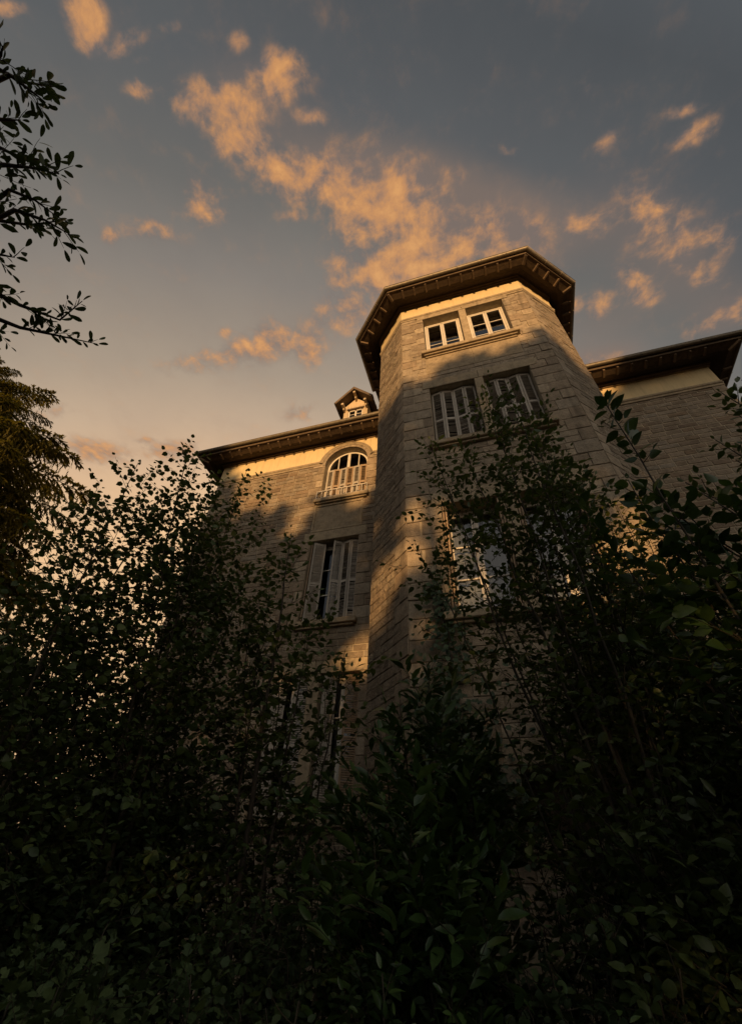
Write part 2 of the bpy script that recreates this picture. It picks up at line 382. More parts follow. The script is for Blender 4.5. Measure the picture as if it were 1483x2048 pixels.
class Frame:
    """a wall plane: u along, z up, n out of the wall"""
    def __init__(s, p0, p1):
        s.p0 = Vector((p0[0], p0[1], 0)); s.p1 = Vector((p1[0], p1[1], 0)); s.L = (s.p1 - s.p0).length
        s.u = (s.p1 - s.p0).normalized(); s.n = Vector((s.u.y, -s.u.x, 0)); s.z = Vector((0, 0, 1))
        s.rot = math.atan2(s.u.y, s.u.x)
    def P(s, u, z, n=0.0): return s.p0 + s.u * u + s.z * z + s.n * n
    def ux(s, x): return (x - s.p0.x) / s.u.x     # u of a world x
    def box(s, mb, u0, u1, z0, z1, n0, n1, bev=0.0):
        mb.box(s.P((u0 + u1) / 2, (z0 + z1) / 2, (n0 + n1) / 2), s.u, s.n, s.z, (u1 - u0) / 2, abs(n1 - n0) / 2, (z1 - z0) / 2, bev)

# ================================================================ THE GROUND
rng = random.Random(4)
gb = MB()
def gz(x, y): return 0.10 * math.sin(x * 0.9 + 1) * math.cos(y * 0.7) + 0.05 * math.sin(x * 2.3 + y * 1.9)
N_ = 60
xs = [math.copysign(abs(t) ** 3, t) * 900 for t in np.linspace(-1, 1, N_ + 1)]
for i in range(N_):
    for j in range(N_):
        q = [(xs[i], xs[j]), (xs[i + 1], xs[j]), (xs[i + 1], xs[j + 1]), (xs[i], xs[j + 1])]
        gb.face([(a, b_, gz(a, b_) if abs(a) < 25 and abs(b_) < 25 else 0.0) for a, b_ in q], True)
gb.build('ground', 'earth', None, kind='structure')

# ================================================================ THE MANOR
YT, YW = 5.40, 7.83
XL, XR = -1.145, 2.20                 # arrises of the tower front
XL2, XR2, YC = -1.97, 3.02, 6.22      # outer arrises of its chamfers
WXL, WXR = -7.76, 6.39                # far corners of the wings
manor = empty('manor_house', (0.5, 7.8, 0), 'abandoned stone manor with shuttered windows and an octagonal stair tower', 'manor house')

FT = Frame((XL, YT), (XR, YT)); FCL = Frame((XL2, YC), (XL, YT)); FCR = Frame((XR, YT), (XR2, YC))
FSL = Frame((XL2, YW), (XL2, YC)); FSR = Frame((XR2, YC), (XR2, YW))
FWL = Frame((WXL, YW), (XL2, YW)); FWR = Frame((XR2, YW), (WXR, YW))
FEL = Frame((WXL, YW + 7), (WXL, YW)); FER = Frame((WXR, YW), (WXR, YW + 7))
ZB_T, ZR_T = 14.20, 14.99             # tower: band, top of render
ZB_W, ZR_W = 11.60, 12.38             # wings

STONES = []                            # (parent, frame, u, z, w, h, n_front, mat)
def courses(breaks, h):
    br = sorted(set(round(b, 4) for b in breaks)); o = [br[0]]
    for a, b in zip(br, br[1:]):
        if b - a < 0.03: continue
        k = max(1, round((b - a) / h))
        o += [a + (b - a) * (i + 1) / k for i in range(k)]
    return o
def stone_field(parent, fr, u0, u1, zs, lens, mat, holes, seed, joint=0.012, proud=(0.004, 0.016), z1=None):
    r = random.Random(seed)
    for za, zb in zip(zs, zs[1:]):
        iv = []
        for h in holes:
            x = h(za, zb)
            if x: iv.append(x)
        segs = [(u0, u1)]
        for a, b in iv:
            ns = []
            for s0, s1 in segs:
                if b <= s0 or a >= s1: ns.append((s0, s1)); continue
                if a - s0 > 0.05: ns.append((s0, a))
                if s1 - b > 0.05: ns.append((b, s1))
            segs = ns
        for s0, s1 in segs:
            x = s0
            while x < s1 - 1e-4:
                w = r.uniform(*lens)
                if s1 - x - w < lens[0] * 0.6: w = s1 - x
                w = min(w, s1 - x)
                if w > max(lens) * 1.25:
                    w = w / 2
                jz = r.uniform(-0.12, 0.12) * joint
                STONES.append((parent, fr, x + w / 2, (za + zb) / 2 + jz, w - joint, zb - za - joint, r.uniform(*proud), mat))
                x += w
def rect_hole(u0, u1, z0, z1):
    def f(za, zb):
        return (u0, u1) if min(zb, z1) - max(za, z0) > 0.01 else None
    return f
def blocks(parent, fr, edge, sgn, zs, z0, z1, lens, seed, holes, mat='ashlar', pair=2, proud=(0.003, 0.012), flip=0):
    """alternating long and short dressed blocks up an edge, two courses each"""
    r = random.Random(seed)
    zz_ = [z for z in zs if z0 - 1e-3 <= z <= z1 + 1e-3]
    i = 0; k = flip
    while i < len(zz_) - 1:
        j = min(i + pair, len(zz_) - 1)
        L_ = lens[k % 2] * r.uniform(0.9, 1.1)
        a, b = (edge, edge + L_) if sgn > 0 else (edge - L_, edge)
        STONES.append((parent, fr, (a + b) / 2, (zz_[i] + zz_[j]) / 2, b - a - 0.007, zz_[j] - zz_[i] - 0.007, r.uniform(*proud), mat))
        holes.append(rect_hole(a, b, zz_[i], zz_[j]))
        i = j; k += 1
REV = 0.42
def wall(name, fr, z0, z1, holes, mat='mortar', back=-0.012, arch=None, ends=True):
    """a wall sheet with real openings and deep reveals"""
    mb = MB()
    us = sorted(set([0, fr.L] + [x for h in holes for x in h[:2]])); zs = sorted(set([z0, z1] + [x for h in holes for x in h[2:4]]))
    for ua, ub in zip(us, us[1:]):
        for za, zb in zip(zs, zs[1:]):
            if any(h[0] - 1e-6 <= ua and ub <= h[1] + 1e-6 and h[2] - 1e-6 <= za and zb <= h[3] + 1e-6 for h in holes): continue
            mb.face([fr.P(ua, za, back), fr.P(ub, za, back), fr.P(ub, zb, back), fr.P(ua, zb, back)])
    for (ua, ub, za, zb) in holes:
        if arch and abs(arch[0] - (ua + ub) / 2) < 1e-3 and zb > arch[1]:
            uc, zs_, rad = arch; n = 18
            arc = [(uc - rad * math.cos(PI * i / n), zs_ + rad * math.sin(PI * i / n)) for i in range(n + 1)]
            for (p, q) in zip(arc, arc[1:]):
                mb.face([fr.P(p[0], p[1], back), fr.P(q[0], q[1], back), fr.P(q[0], zb, back), fr.P(p[0], zb, back)])
                mb.face([fr.P(p[0], p[1], 0.02), fr.P(q[0], q[1], 0.02), fr.P(q[0], q[1], -REV), fr.P(p[0], p[1], -REV)])
            zt = zs_
        else:
            zt = zb
            mb.face([fr.P(ua, zb, back), fr.P(ub, zb, back), fr.P(ub, zb, -REV), fr.P(ua, zb, -REV)])
        mb.face([fr.P(ua, za, back), fr.P(ua, zt, back), fr.P(ua, zt, -REV), fr.P(ua, za, -REV)])
        mb.face([fr.P(ub, za, back), fr.P(ub, za, -REV), fr.P(ub, zt, -REV), fr.P(ub, zt, back)])
        mb.face([fr.P(ua, za, back), fr.P(ua, za, -REV), fr.P(ub, za, -REV), fr.P(ub, za, back)])
    # inner skin, so that nothing shines through from behind
    for ua, ub in zip(us, us[1:]):
        for za, zb in zip(zs, zs[1:]):
            if any(h[0] - 1e-6 <= ua and ub <= h[1] + 1e-6 and h[2] - 1e-6 <= za and zb <= h[3] + 1e-6 for h in holes): continue
            mb.face([fr.P(ua, za, -REV), fr.P(ua, zb, -REV), fr.P(ub, zb, -REV), fr.P(ub, za, -REV)])
    return mb.build(name, mat, manor)

# openings
TU = lambda x: FT.ux(x)
TW_L, TW_R = (TU(-0.54), TU(0.455)), (TU(0.645), TU(1.62))
T_LEV = [(12.0, 14.01), (8.38, 10.42), (4.67, 6.77)]
t_holes = [(a, b, z0, z1) for z0, z1 in T_LEV for a, b in (TW_L, TW_R)]
t_low = (TU(0.0), TU(1.09), 2.21, 2.84); t_holes.append(t_low)
WU = lambda x: FWL.ux(x)
ARC_U, ARC_Z, ARC_R = WU(-3.425), 11.50, 0.66
w_arch = (ARC_U - ARC_R, ARC_U + ARC_R, 10.0, ARC_Z + ARC_R)
w_mid = (WU(-4.14), WU(-2.86), 6.24, 8.56)
w_lo1, w_lo2 = (WU(-4.49), WU(-3.68), 2.72, 5.10), (WU(-3.44), WU(-2.63), 2.72, 5.10)
w_holes = [w_arch, w_mid, w_lo1, w_lo2]

tower_wall = wall('tower_wall', FT, -0.3, 15.3, t_holes)
cham_l = wall('tower_wall', FCL, -0.3, 15.3, []); cham_r = wall('tower_wall', FCR, -0.3, 15.3, [])
side_l = wall('tower_wall', FSL, -0.3, 15.3, []); side_r = wall('tower_wall', FSR, -0.3, 15.3, [])
wing_l = wall('wing_wall', FWL, -0.3, 12.75, w_holes, arch=(ARC_U, ARC_Z, ARC_R)); wing_r = wall('wing_wall', FWR, -0.3, 12.75, [])
end_l = wall('wing_wall', FEL, -0.3, 12.75, []); end_r = wall('wing_wall', FER, -0.3, 12.75, [])
rear = wall('wing_wall', Frame((WXR, YW + 7), (WXL, YW + 7)), -0.3, 12.75, [])
# tower above the wing roofs, and dark rooms behind the openings
trear = wall('tower_wall', Frame((XR2, YW + 2.2), (XL2, YW + 2.2)), 12.0, 15.3, [], mat='render')
up_l = wall('tower_wall', Frame((XL2, YW + 2.2), (XL2, YW)), 12.0, 15.3, [], mat='render')
up_r = wall('tower_wall', Frame((XR2, YW), (XR2, YW + 2.2)), 12.0, 15.3, [], mat='render')
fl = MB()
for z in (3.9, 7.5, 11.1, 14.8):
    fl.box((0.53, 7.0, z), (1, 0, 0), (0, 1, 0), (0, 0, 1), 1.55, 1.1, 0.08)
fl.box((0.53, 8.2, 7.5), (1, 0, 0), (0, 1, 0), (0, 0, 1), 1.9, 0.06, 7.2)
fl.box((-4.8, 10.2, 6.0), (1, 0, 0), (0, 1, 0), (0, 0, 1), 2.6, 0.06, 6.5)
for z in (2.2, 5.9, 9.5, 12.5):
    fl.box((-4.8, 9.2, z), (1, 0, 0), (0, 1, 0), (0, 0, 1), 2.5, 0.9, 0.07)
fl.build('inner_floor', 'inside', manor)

# ---- stone facing of the tower front
zs_t = courses([-0.3, 1.55, 2.21, 2.84, 3.1] + [z for a, b in T_LEV for z in (a - 0.16, a, b, b + 0.30)] + [ZB_T - 0.001], 0.155)
ht = []
for (a, b, z0, z1) in t_holes: ht.append(rect_hole(a, b, z0, z1))
for li, (z0, z1) in enumerate(T_LEV):
    ht.append(rect_hole(TW_L[1], TW_R[0], z0, z1))                                       # the mullion
    top = min(z1 + 0.30, ZB_T - 0.001)
    if top - z1 > 0.03:
        ht.append(rect_hole(TW_L[0] - 0.16, TW_R[1] + 0.16, z1, top))
    ht.append(rect_hole(TW_L[0] - 0.10, TW_R[1] + 0.10, z0 - 0.16, z0))                 # sill
    ht.append(rect_hole(TW_L[0] - 0.02, TW_R[1] + 0.02, z0 - 0.95, z0 - 0.16)) if li == 0 else None
    blocks(tower_wall, FT, TW_L[0], -1, zs_t, z0, z1, (0.20, 0.34), 11 + li, ht)
    blocks(tower_wall, FT, TW_R[1], 1, zs_t, z0, z1, (0.20, 0.34), 21 + li, ht, flip=1)
blocks(tower_wall, FT, 0.0, 1, zs_t, 1.55, ZB_T, (0.24, 0.40), 31, ht, flip=1)
blocks(tower_wall, FT, FT.L, -1, zs_t, 1.55, ZB_T, (0.24, 0.40), 32, ht)
blocks(tower_wall, FT, t_low[0], -1, zs_t, 2.21, 2.84, (0.2, 0.34), 33, ht); blocks(tower_wall, FT, t_low[1], 1, zs_t, 2.21, 2.84, (0.2, 0.34), 34, ht)
zs_f = [z for z in zs_t if z >= 1.55 - 1e-3]
stone_field(tower_wall, FT, 0.0, FT.L, zs_f, (0.18, 0.46), 'ashlar', ht, 41, 0.006, (-0.003, 0.007))
# ---- chamfers and returns, rough faced
for fr, w_, sd in ((FCL, cham_l, 51), (FCR, cham_r, 52), (FSL, side_l, 53), (FSR, side_r, 54)):
    z_ = courses([1.55, ZB_T - 0.001], 0.145); hs = []
    if fr in (FCL,): blocks(w_, fr, fr.L, -1, z_, 1.55, ZB_T, (0.2, 0.34), sd + 20, hs)
    if fr in (FCR,): blocks(w_, fr, 0.0, 1, z_, 1.55, ZB_T, (0.2, 0.34), sd + 20, hs)
    stone_field(w_, fr, 0.0, fr.L, z_, (0.16, 0.40), 'rough', hs, sd, 0.005, (-0.002, 0.007))
# ---- wings
zs_w = courses([1.76, 2.56, 2.72, 5.10, 5.36, 6.08, 6.24, 8.56, 8.86, 9.84, 10.0, ZB_W - 0.001], 0.148)
hw = []
for h in (w_mid, w_lo1, w_lo2): hw.append(rect_hole(*h))
hw.append(rect_hole(w_arch[0], w_arch[1], 10.0, ARC_Z))
for (a, b, z0, z1, sd) in ((w_mid[0], w_mid[1], 6.24, 8.56, 61), (w_arch[0], w_arch[1], 10.0, ZB_W, 63), (w_lo1[0], w_lo2[1], 2.72, 5.10, 65)):
    blocks(wing_l, FWL, a, -1, zs_w, z0, z1, (0.22, 0.36), sd, hw)
    blocks(wing_l, FWL, b, 1, zs_w, z0, z1, (0.22, 0.36), sd + 1, hw, flip=1)
    hw.append(rect_hole(a - 0.10, b + 0.10, z0 - 0.16, z0))
hw.append(rect_hole(w_lo1[1], w_lo2[0], 2.72, 5.10))
hw.append(rect_hole(w_lo1[0] - 0.2, w_lo2[1] + 0.2, 5.10, 5.36)); hw.append(rect_hole(w_mid[0] - 0.2, w_mid[1] + 0.2, 8.56, 8.86))
hw.append(rect_hole(w_mid[0] - 0.06, w_mid[1] + 0.06, 8.86, 9.84))
blocks(wing_l, FWL, FWL.L, -1, zs_w, 1.76, ZB_W, (0.18, 0.34), 67, hw)
blocks(wing_l, FWL, 0.0, 1, zs_w, 1.76, ZB_W, (0.26, 0.42), 68, hw)
stone_field(wing_l, FWL, 0.0, FWL.L, zs_w, (0.22, 0.50), 'rubble', hw, 71, 0.016, (-0.003, 0.007))
zs_r = courses([1.76, ZB_W - 0.001], 0.150); hr = []
blocks(wing_r, FWR, FWR.L, -1, zs_r, 1.76, ZB_W, (0.26, 0.44), 72, hr)
stone_field(wing_r, FWR, 0.0, FWR.L, zs_r, (0.22, 0.44), 'rubble', hr, 73, 0.020, (-0.006, 0.002))
for fr, w_, sd in ((FEL, end_l, 74), (FER, end_r, 75)):
    stone_field(w_, fr, 0.0, fr.L, zs_r, (0.28, 0.6), 'rubble', [], sd)

# ---- make the stones: the largest in the picture as objects, the rest joined wall by wall
def unit_stone(seed):
    r = random.Random(seed); v = []; f = []
    ring = [(-.5, -.5), (0, -.5), (.5, -.5), (.5, 0), (.5, .5), (0, .5), (-.5, .5), (-.5, 0)]
    j = [(a * (1 - r.uniform(0, .018)) + r.uniform(-.006, .006), b * (1 - r.uniform(0, .06)) + r.uniform(-.02, .02)) for a, b in ring]
    for a, b in j: v.append((a, 0.0, b))
    for a, b in j: v.append((a, -0.85, b))
    for a, b in j: v.append((a * 0.975, -1.0 - r.uniform(-.10, .10), b * 0.935))
    v.append((r.uniform(-.1, .1), -1.12 + r.uniform(-.15, .15), r.uniform(-.1, .1)))
    for k in (0, 8):
        for i in range(8):
            i2 = (i + 1) % 8
            f.append((k + i, k + i2, k + 8 + i2, k + 8 + i))
    for i in range(8): f.append((16 + i, 16 + (i + 1) % 8, 24))
    return np.array(v), f
UNITS = [unit_stone(100 + i) for i in range(6)]
def proj(p):
    c = CR.T @ (np.array(p) - CAMP)
    if c[2] > -0.05: return (-9e3, -9e3, 9e3)
    return (741.5 + FPX * c[0] / -c[2], 1024 - FPX * c[1] / -c[2], -c[2])
def stone_score(s):
    p = s[1].P(s[2], s[3], 0.0); x, y, dz = proj(p)
    facing = (Vector(CAMP) - p).normalized().dot(s[1].n)
    if not (0 < x < 1483 and 0 < y < 1250) or facing < 0.02: return 0
    if s[1] is FWL and x > 752: return 0
    if s[1] is FWL and x < 500 and y > 1050: return 0
    if s[1] is FWR and x < 1190 + (y - 790) * 0.6: return 0
    if s[1] is FT and x > 900 and y > 930: return 0
    return s[4] * s[5] * facing / dz ** 2
order = sorted(range(len(STONES)), key=lambda i: -stone_score(STONES[i]))
single = set(order[:300])
UM = {}
def unit_mesh(k, mat):
    if (k, mat) not in UM:
        me = bpy.data.meshes.new('stone'); me.from_pydata(UNITS[k][0].tolist(), [], UNITS[k][1]); me.materials.append(M[mat]); UM[(k, mat)] = me
    return UM[(k, mat)]
joined = {}
for i, (par, fr, uu, z, w, h, nf, mat) in enumerate(STONES):
    k = i % 6; dep = nf + 0.025; p = fr.P(uu, z, nf - dep)
    if i in single:
        o = bpy.data.objects.new('stone', unit_mesh(k, mat)); link(o, par); place(o, par, p)
        o.rotation_euler = (0, 0, fr.rot); o.scale = (w, dep, h)
    else:
        uv_, uf_ = UNITS[k]
        V = np.outer(uv_[:, 0] * w, np.array(fr.u)) + np.outer(uv_[:, 1] * dep, -np.array(fr.n)) + np.outer(uv_[:, 2] * h, np.array((0, 0, 1))) + np.array(p)
        mb = joined.setdefault((par.name, mat), (par, MB()))[1]
        b_ = len(mb.v); mb.v += V.tolist(); mb.f += [tuple(b_ + q for q in t) for t in uf_]; mb.sm += [False] * len(uf_)
for (pn, mat), (par, mb) in joined.items():
    mb.build('stone_facing', mat, par, kind='stuff')

# ---- trim: bands, sills, lintels, mullions, plinths
def trim(name, fr, u0, u1, z0, z1, n1, parent=None, n0=-0.03, mat='trim', bev=0.008):
    mb = MB(); fr.box(mb, u0, u1, z0, z1, n0, n1, bev); return mb.build(name, mat, parent or manor)
def band(name, frames, z, prof, mat='trim'):
    """a string course that turns the corners with mitres; prof = (n, z) points"""
    mb = MB()
    pts = [fr.p0.copy() for fr in frames] + [frames[-1].p1.copy()]
    nr = [fr.n for fr in frames]
    mit = [nr[0]] + [((a + b_) / (1 + a.dot(b_))) for a, b_ in zip(nr, nr[1:])] + [nr[-1]]
    for i in range(len(frames)):
        for (na, za), (nb, zb) in zip(prof, prof[1:]):
            A, B = pts[i], pts[i + 1]; up = Vector((0, 0, 1))
            mb.face([A + mit[i] * na + up * (z + za), B + mit[i + 1] * na + up * (z + za), B + mit[i + 1] * nb + up * (z + zb), A + mit[i] * nb + up * (z + zb)])
    for i, s_ in ((0, 1), (-1, -1)):
        mb.face([pts[i] + mit[i] * n_ + Vector((0, 0, z + z_)) for n_, z_ in prof][::s_])
    return mb.build(name, mat, manor)
BP = [(-0.03, -0.06), (0.022, -0.06), (0.026, 0.0), (0.012, 0.008), (0.012, 0.02), (0.036, 0.04), (0.046, 0.085), (0.042, 0.10), (-0.03, 0.115)]
TFR = [FSL, FCL, FT, FCR, FSR]
band('string_course', TFR, ZB_T, BP); band('string_course', [FER], ZB_W, BP); band('string_course', [FEL], ZB_W, BP)
band('string_course', [Frame((XR2, YW), (WXR, YW))], ZB_W, BP)
hood_r = 0.80
uL, uR = ARC_U - hood_r, ARC_U + hood_r
band('string_course', [Frame((WXL, YW), (WXL + uL, YW))], ZB_W, BP); band('string_course', [Frame((WXL + uR, YW), (XL2, YW))], ZB_W, BP)
RP = [(-0.02, 0), (0.008, 0.0), (0.008, 1.0), (-0.02, 1.0)]
def render_panel(frames, z0, z1):
    return band('rendered_frieze', frames, z0, [(n_, z_ * (z1 - z0)) for n_, z_ in RP], 'render')
render_panel(TFR, ZB_T + 0.08, 15.25); render_panel([FER], ZB_W + 0.08, 12.6); render_panel([FEL], ZB_W + 0.08, 12.6)
render_panel([FWR], ZB_W + 0.08, 12.6)
# left wing render is cut round the arch
mb = MB(); nseg = 20; zt = 12.6
for a, b_ in ((0.0, uL + 0.001), (uR - 0.001, FWL.L)):
    FWL.box(mb, a, b_, ZB_W + 0.08, zt, -0.02, 0.008)
for i in range(nseg):
    t0, t1 = PI * i / nseg, PI * (i + 1) / nseg
    q0 = (ARC_U - hood_r * math.cos(t0), max(ZB_W + 0.1, ARC_Z + hood_r * math.sin(t0))); q1 = (ARC_U - hood_r * math.cos(t1), max(ZB_W + 0.1, ARC_Z + hood_r * math.sin(t1)))
    mb.face([FWL.P(q0[0], q0[1], 0.0075), FWL.P(q1[0], q1[1], 0.0075), FWL.P(q1[0], zt, 0.0075), FWL.P(q0[0], zt, 0.0075)])
mb.build('rendered_frieze', 'render', manor)
# arch: voussoirs and hood mould
for i in range(11):
    t0, t1 = PI * i / 11 + 0.006, PI * (i + 1) / 11 - 0.006
    mb = MB(); r0, r1 = ARC_R - 0.004, hood_r - 0.055
    P_ = []
    for n_ in (-0.03, 0.02):
        for (rr, tt) in ((r0, t0), (r1, t0), (r1, (t0 + t1) / 2), (r1, t1), (r0, t1), (r0, (t0 + t1) / 2)):
            P_.append(FWL.P(ARC_U - rr * math.cos(tt), ARC_Z + rr * math.sin(tt), n_))
    mb.face(P_[6:12]); mb.face(P_[0:6][::-1])
    for a in range(6): mb.face([P_[a], P_[(a + 1) % 6], P_[6 + (a + 1) % 6], P_[6 + a]])
    mb.build('arch_stone', 'ashlar', wing_l)
mb = MB(); n = 24; prof = [(hood_r - 0.055, -0.02), (hood_r - 0.055, 0.03), (hood_r - 0.02, 0.045), (hood_r + 0.02, 0.07), (hood_r + 0.05, 0.055), (hood_r + 0.055, -0.02)]
t_s = math.asin((ZB_W - 0.0 - ARC_Z) / hood_r)
for i in range(n):
    t0 = t_s + (PI - 2 * t_s) * i / n; t1 = t_s + (PI - 2 * t_s) * (i + 1) / n
    for (ra, na), (rb, nb) in zip(prof, prof[1:]):
        mb.face([FWL.P(ARC_U - ra * math.cos(t0), ARC_Z + ra * math.sin(t0), na), FWL.P(ARC_U - ra * math.cos(t1), ARC_Z + ra * math.sin(t1), na),
                 FWL.P(ARC_U - rb * math.cos(t1), ARC_Z + rb * math.sin(t1), nb), FWL.P(ARC_U - rb * math.cos(t0), ARC_Z + rb * math.sin(t0), nb)], True)
mb.build('hood_mould', 'trim', manor)

def sill(fr, u0, u1, z):
    mb = MB()
    fr.box(mb, u0, u1, z - 0.115, z + 0.004, -0.34, 0.13, 0.012); fr.box(mb, u0 + 0.06, u1 - 0.06, z - 0.16, z - 0.117, -0.02, 0.075, 0.008)
    return mb.build('window_sill', 'trim', manor)
for li, (z0, z1) in enumerate(T_LEV):
    sill(FT, TW_L[0] - 0.10, TW_R[1] + 0.10, z0)
    trim('mullion', FT, TW_L[1] + 0.002, TW_R[0] - 0.002, z0 + 0.004, z1 - 0.002, 0.012, tower_wall, -0.36)
    top = z1 + 0.30
    if top > ZB_T - 0.03: top = ZB_T - 0.022
    um = (TW_L[1] + TW_R[0]) / 2
    for a, b_ in ((TW_L[0] - 0.155, um - 0.005), (um + 0.005, TW_R[1] + 0.155)):
        trim('lintel', FT, a, b_, z1 - 0.003, top - 0.006, 0.02, tower_wall)
# sunk panel under the top windows
pz0, pz1 = T_LEV[0][0] - 0.95, T_LEV[0][0] - 0.165
for (a, b_) in ((TW_L[0] - 0.015, um - 0.004), (um + 0.004, TW_R[1] + 0.015)):
    trim('apron_stone', FT, a, b_, pz0 + 0.005, pz1 - 0.05, 0.0, tower_wall)
trim('apron_moulding', FT, TW_L[0] - 0.015, TW_R[1] + 0.015, pz1 - 0.044, pz1 - 0.004, 0.03, tower_wall)
trim('lintel', FT, t_low[0] - 0.15, t_low[1] + 0.15, 2.842, 3.095, 0.02, tower_wall); sill(FT, t_low[0] - 0.08, t_low[1] + 0.08, 2.21)
for fr, w_ in zip(TFR, (side_l, cham_l, tower_wall, cham_r, side_r)): trim('plinth', fr, 0.0, fr.L, -0.3, 1.54, 0.06, w_, bev=0.03)
for fr, w_ in ((FWL, wing_l), (FWR, wing_r)):
    trim('plinth', fr, 0.0, fr.L, -0.3, 1.62, 0.07, w_, bev=0.02); trim('plinth_moulding', fr, 0.0, fr.L, 1.63, 1.755, 0.09, w_, bev=0.03)
sill(FWL, w_arch[0] - 0.12, w_arch[1] + 0.12, 10.0); sill(FWL, w_mid[0] - 0.10, w_mid[1] + 0.10, 6.24); sill(FWL, w_lo1[0] - 0.1, w_lo2[1] + 0.1, 2.72)
trim('lintel', FWL, w_mid[0] - 0.195, w_mid[1] + 0.195, 8.557, 8.855, 0.02, wing_l)
trim('lintel', FWL, w_lo1[0] - 0.195, (w_lo1[1] + w_lo2[0]) / 2 - 0.004, 5.097, 5.355, 0.02, wing_l)
trim('lintel', FWL, (w_lo1[1] + w_lo2[0]) / 2 + 0.004, w_lo2[1] + 0.195, 5.097, 5.355, 0.02, wing_l)
trim('mullion', FWL, w_lo1[1] + 0.002, w_lo2[0] - 0.002, 2.724, 5.096, 0.012, wing_l, -0.36)
# recessed panel between arch sill and the window below
a, b_ = w_mid[0] - 0.055, w_mid[1] + 0.055
trim('apron_stone', FWL, a + 0.07, b_ - 0.07, 8.94, 9.76, -0.002, wing_l)
for q in ((a, b_, 8.865, 8.935), (a, b_, 9.765, 9.838)): trim('apron_moulding', FWL, *q, 0.018, wing_l)
for q in ((a, a + 0.065, 8.938, 9.762), (b_ - 0.065, b_, 8.938, 9.762)): trim('apron_moulding', FWL, *q, 0.018, wing_l)

# ---- windows
def casement(fr, u0, u1, z0, z1, n, rows, mat='white', open_left=0.0, curtain=False):
    mb = MB(); t = 0.045
    for q in ((u0, u0 + t, z0, z1), (u1 - t, u1, z0, z1), (u0 + t, u1 - t, z1 - t, z1), (u0 + t, u1 - t, z0, z0 + t)): fr.box(mb, *q, n - 0.06, n, 0.004)
    w = mb.build('window', mat, manor)
    um = (u0 + u1) / 2
    for k, (a, b_) in enumerate(((u0 + t + 0.003, um - 0.002), (um + 0.002, u1 - t - 0.003))):
        f2 = fr
        a0, b0 = a, b_
        if open_left and k == 0:                     # a leaf standing ajar
            p = fr.P(a, 0, n - 0.03); q = p + (fr.u * math.cos(open_left) - fr.n * math.sin(open_left)) * (b_ - a)
            f2 = Frame((p.x, p.y), (q.x, q.y)); a0, b0 = 0.0, b_ - a; nn = 0.02
        else: nn = n - 0.012
        mb = MB(); s = 0.052; za, zb = z0 + t + 0.003, z1 - t - 0.003
        for q in ((a0, a0 + s, za, zb), (b0 - s, b0, za, zb), (a0 + s, b0 - s, zb - s, zb), (a0 + s, b0 - s, za, za + s)): f2.box(mb, *q, nn - 0.045, nn + 0.006, 0.006)
        hs = []
        zz0, zz1 = za + s, zb - s
        cut = [zz0] + [zz0 + (zz1 - zz0) * r_ for r_ in rows] + [zz1]
        for z in cut[1:-1]: f2.box(mb, a0 + s, b0 - s, z - 0.014, z + 0.014, nn - 0.035, nn, 0.003)
        so = mb.build('sash', mat, w)
        for c0, c1 in zip(cut, cut[1:]):
            g_ = MB(); g_.face([f2.P(a0 + s, c0, nn - 0.018), f2.P(b0 - s, c0, nn - 0.018), f2.P(b0 - s, c1, nn - 0.018), f2.P(a0 + s, c1, nn - 0.018)])
            g_.build('pane', 'glass', w)
    if curtain:
        c = MB(); k = 26
        for i in range(k):
            ua, ub = u0 + (u1 - u0) * i / k, u0 + (u1 - u0) * (i + 1) / k
            na, nb = n - 0.16 + 0.02 * math.sin(i * 1.9), n - 0.16 + 0.02 * math.sin((i + 1) * 1.9)
            c.face([fr.P(ua, z0, na), fr.P(ub, z0, nb), fr.P(ub, z1, nb), fr.P(ua, z1, na)], True)
        c.build('curtain', 'curtain', w)
    return w
def shutter(p, q, z0, z1, mat='shutter', label=None, gap=0.036, panel=False, tilt=0.85, broken=0):
    """one louvred leaf standing between the plan points p and q"""
    f2 = Frame(p, q); W = f2.L; mb = MB(); s = 0.042; th = 0.014
    mids = [z0 + (z1 - z0) * 0.47]
    for c in ((0, s, z0, z1), (W - s, W, z0, z1)): f2.box(mb, *c, -th, th, 0.004)
    for zc in [z0 + 0.04, z1 - 0.04] + mids: f2.box(mb, s, W - s, zc - 0.038, zc + 0.038, -th, th, 0.004)
    o = mb.build('shutter', mat, manor, label=label)
    sl = MB(); z = z0 + 0.09; i = 0; rs = random.Random(int(z0 * 1000 + W * 7919 + p[0] * 313)); tilt += rs.uniform(-.2, .2); gone = rs.randrange(60)
    while z < z1 - 0.09:
        if all(abs(z - zc) > 0.05 for zc in mids) and not (broken and (i * 7) % 23 < broken) and i != gone:
            t2 = tilt + rs.gauss(0, .06)
            c = f2.P(W / 2, z + rs.gauss(0, .002), 0); ay = (f2.n * math.cos(t2) - Vector((0, 0, 1)) * math.sin(t2))
            sl.box(c, f2.u, ay, f2.u.cross(ay), (W - 2 * s) / 2 + 0.004, 0.022, 0.0035)
        z += gap; i += 1
    if panel:
        f2.box(sl, s, W - s, z0 + 0.08, z1 - 0.08, -0.004, 0.004)
    sl.build('slats', mat, o, kind='stuff')
    return o
XY = lambda fr, u_, n_: tuple(fr.P(u_, 0, n_))[:2]
# tower, top: white casements
z0, z1 = T_LEV[0]
casement(FT, TW_L[0] + 0.012, TW_L[1] - 0.012, z0 + 0.012, z1 - 0.012, -0.20, [0.40]); casement(FT, TW_R[0] + 0.012, TW_R[1] - 0.012, z0 + 0.012, z1 - 0.012, -0.20, [0.34, 0.67])
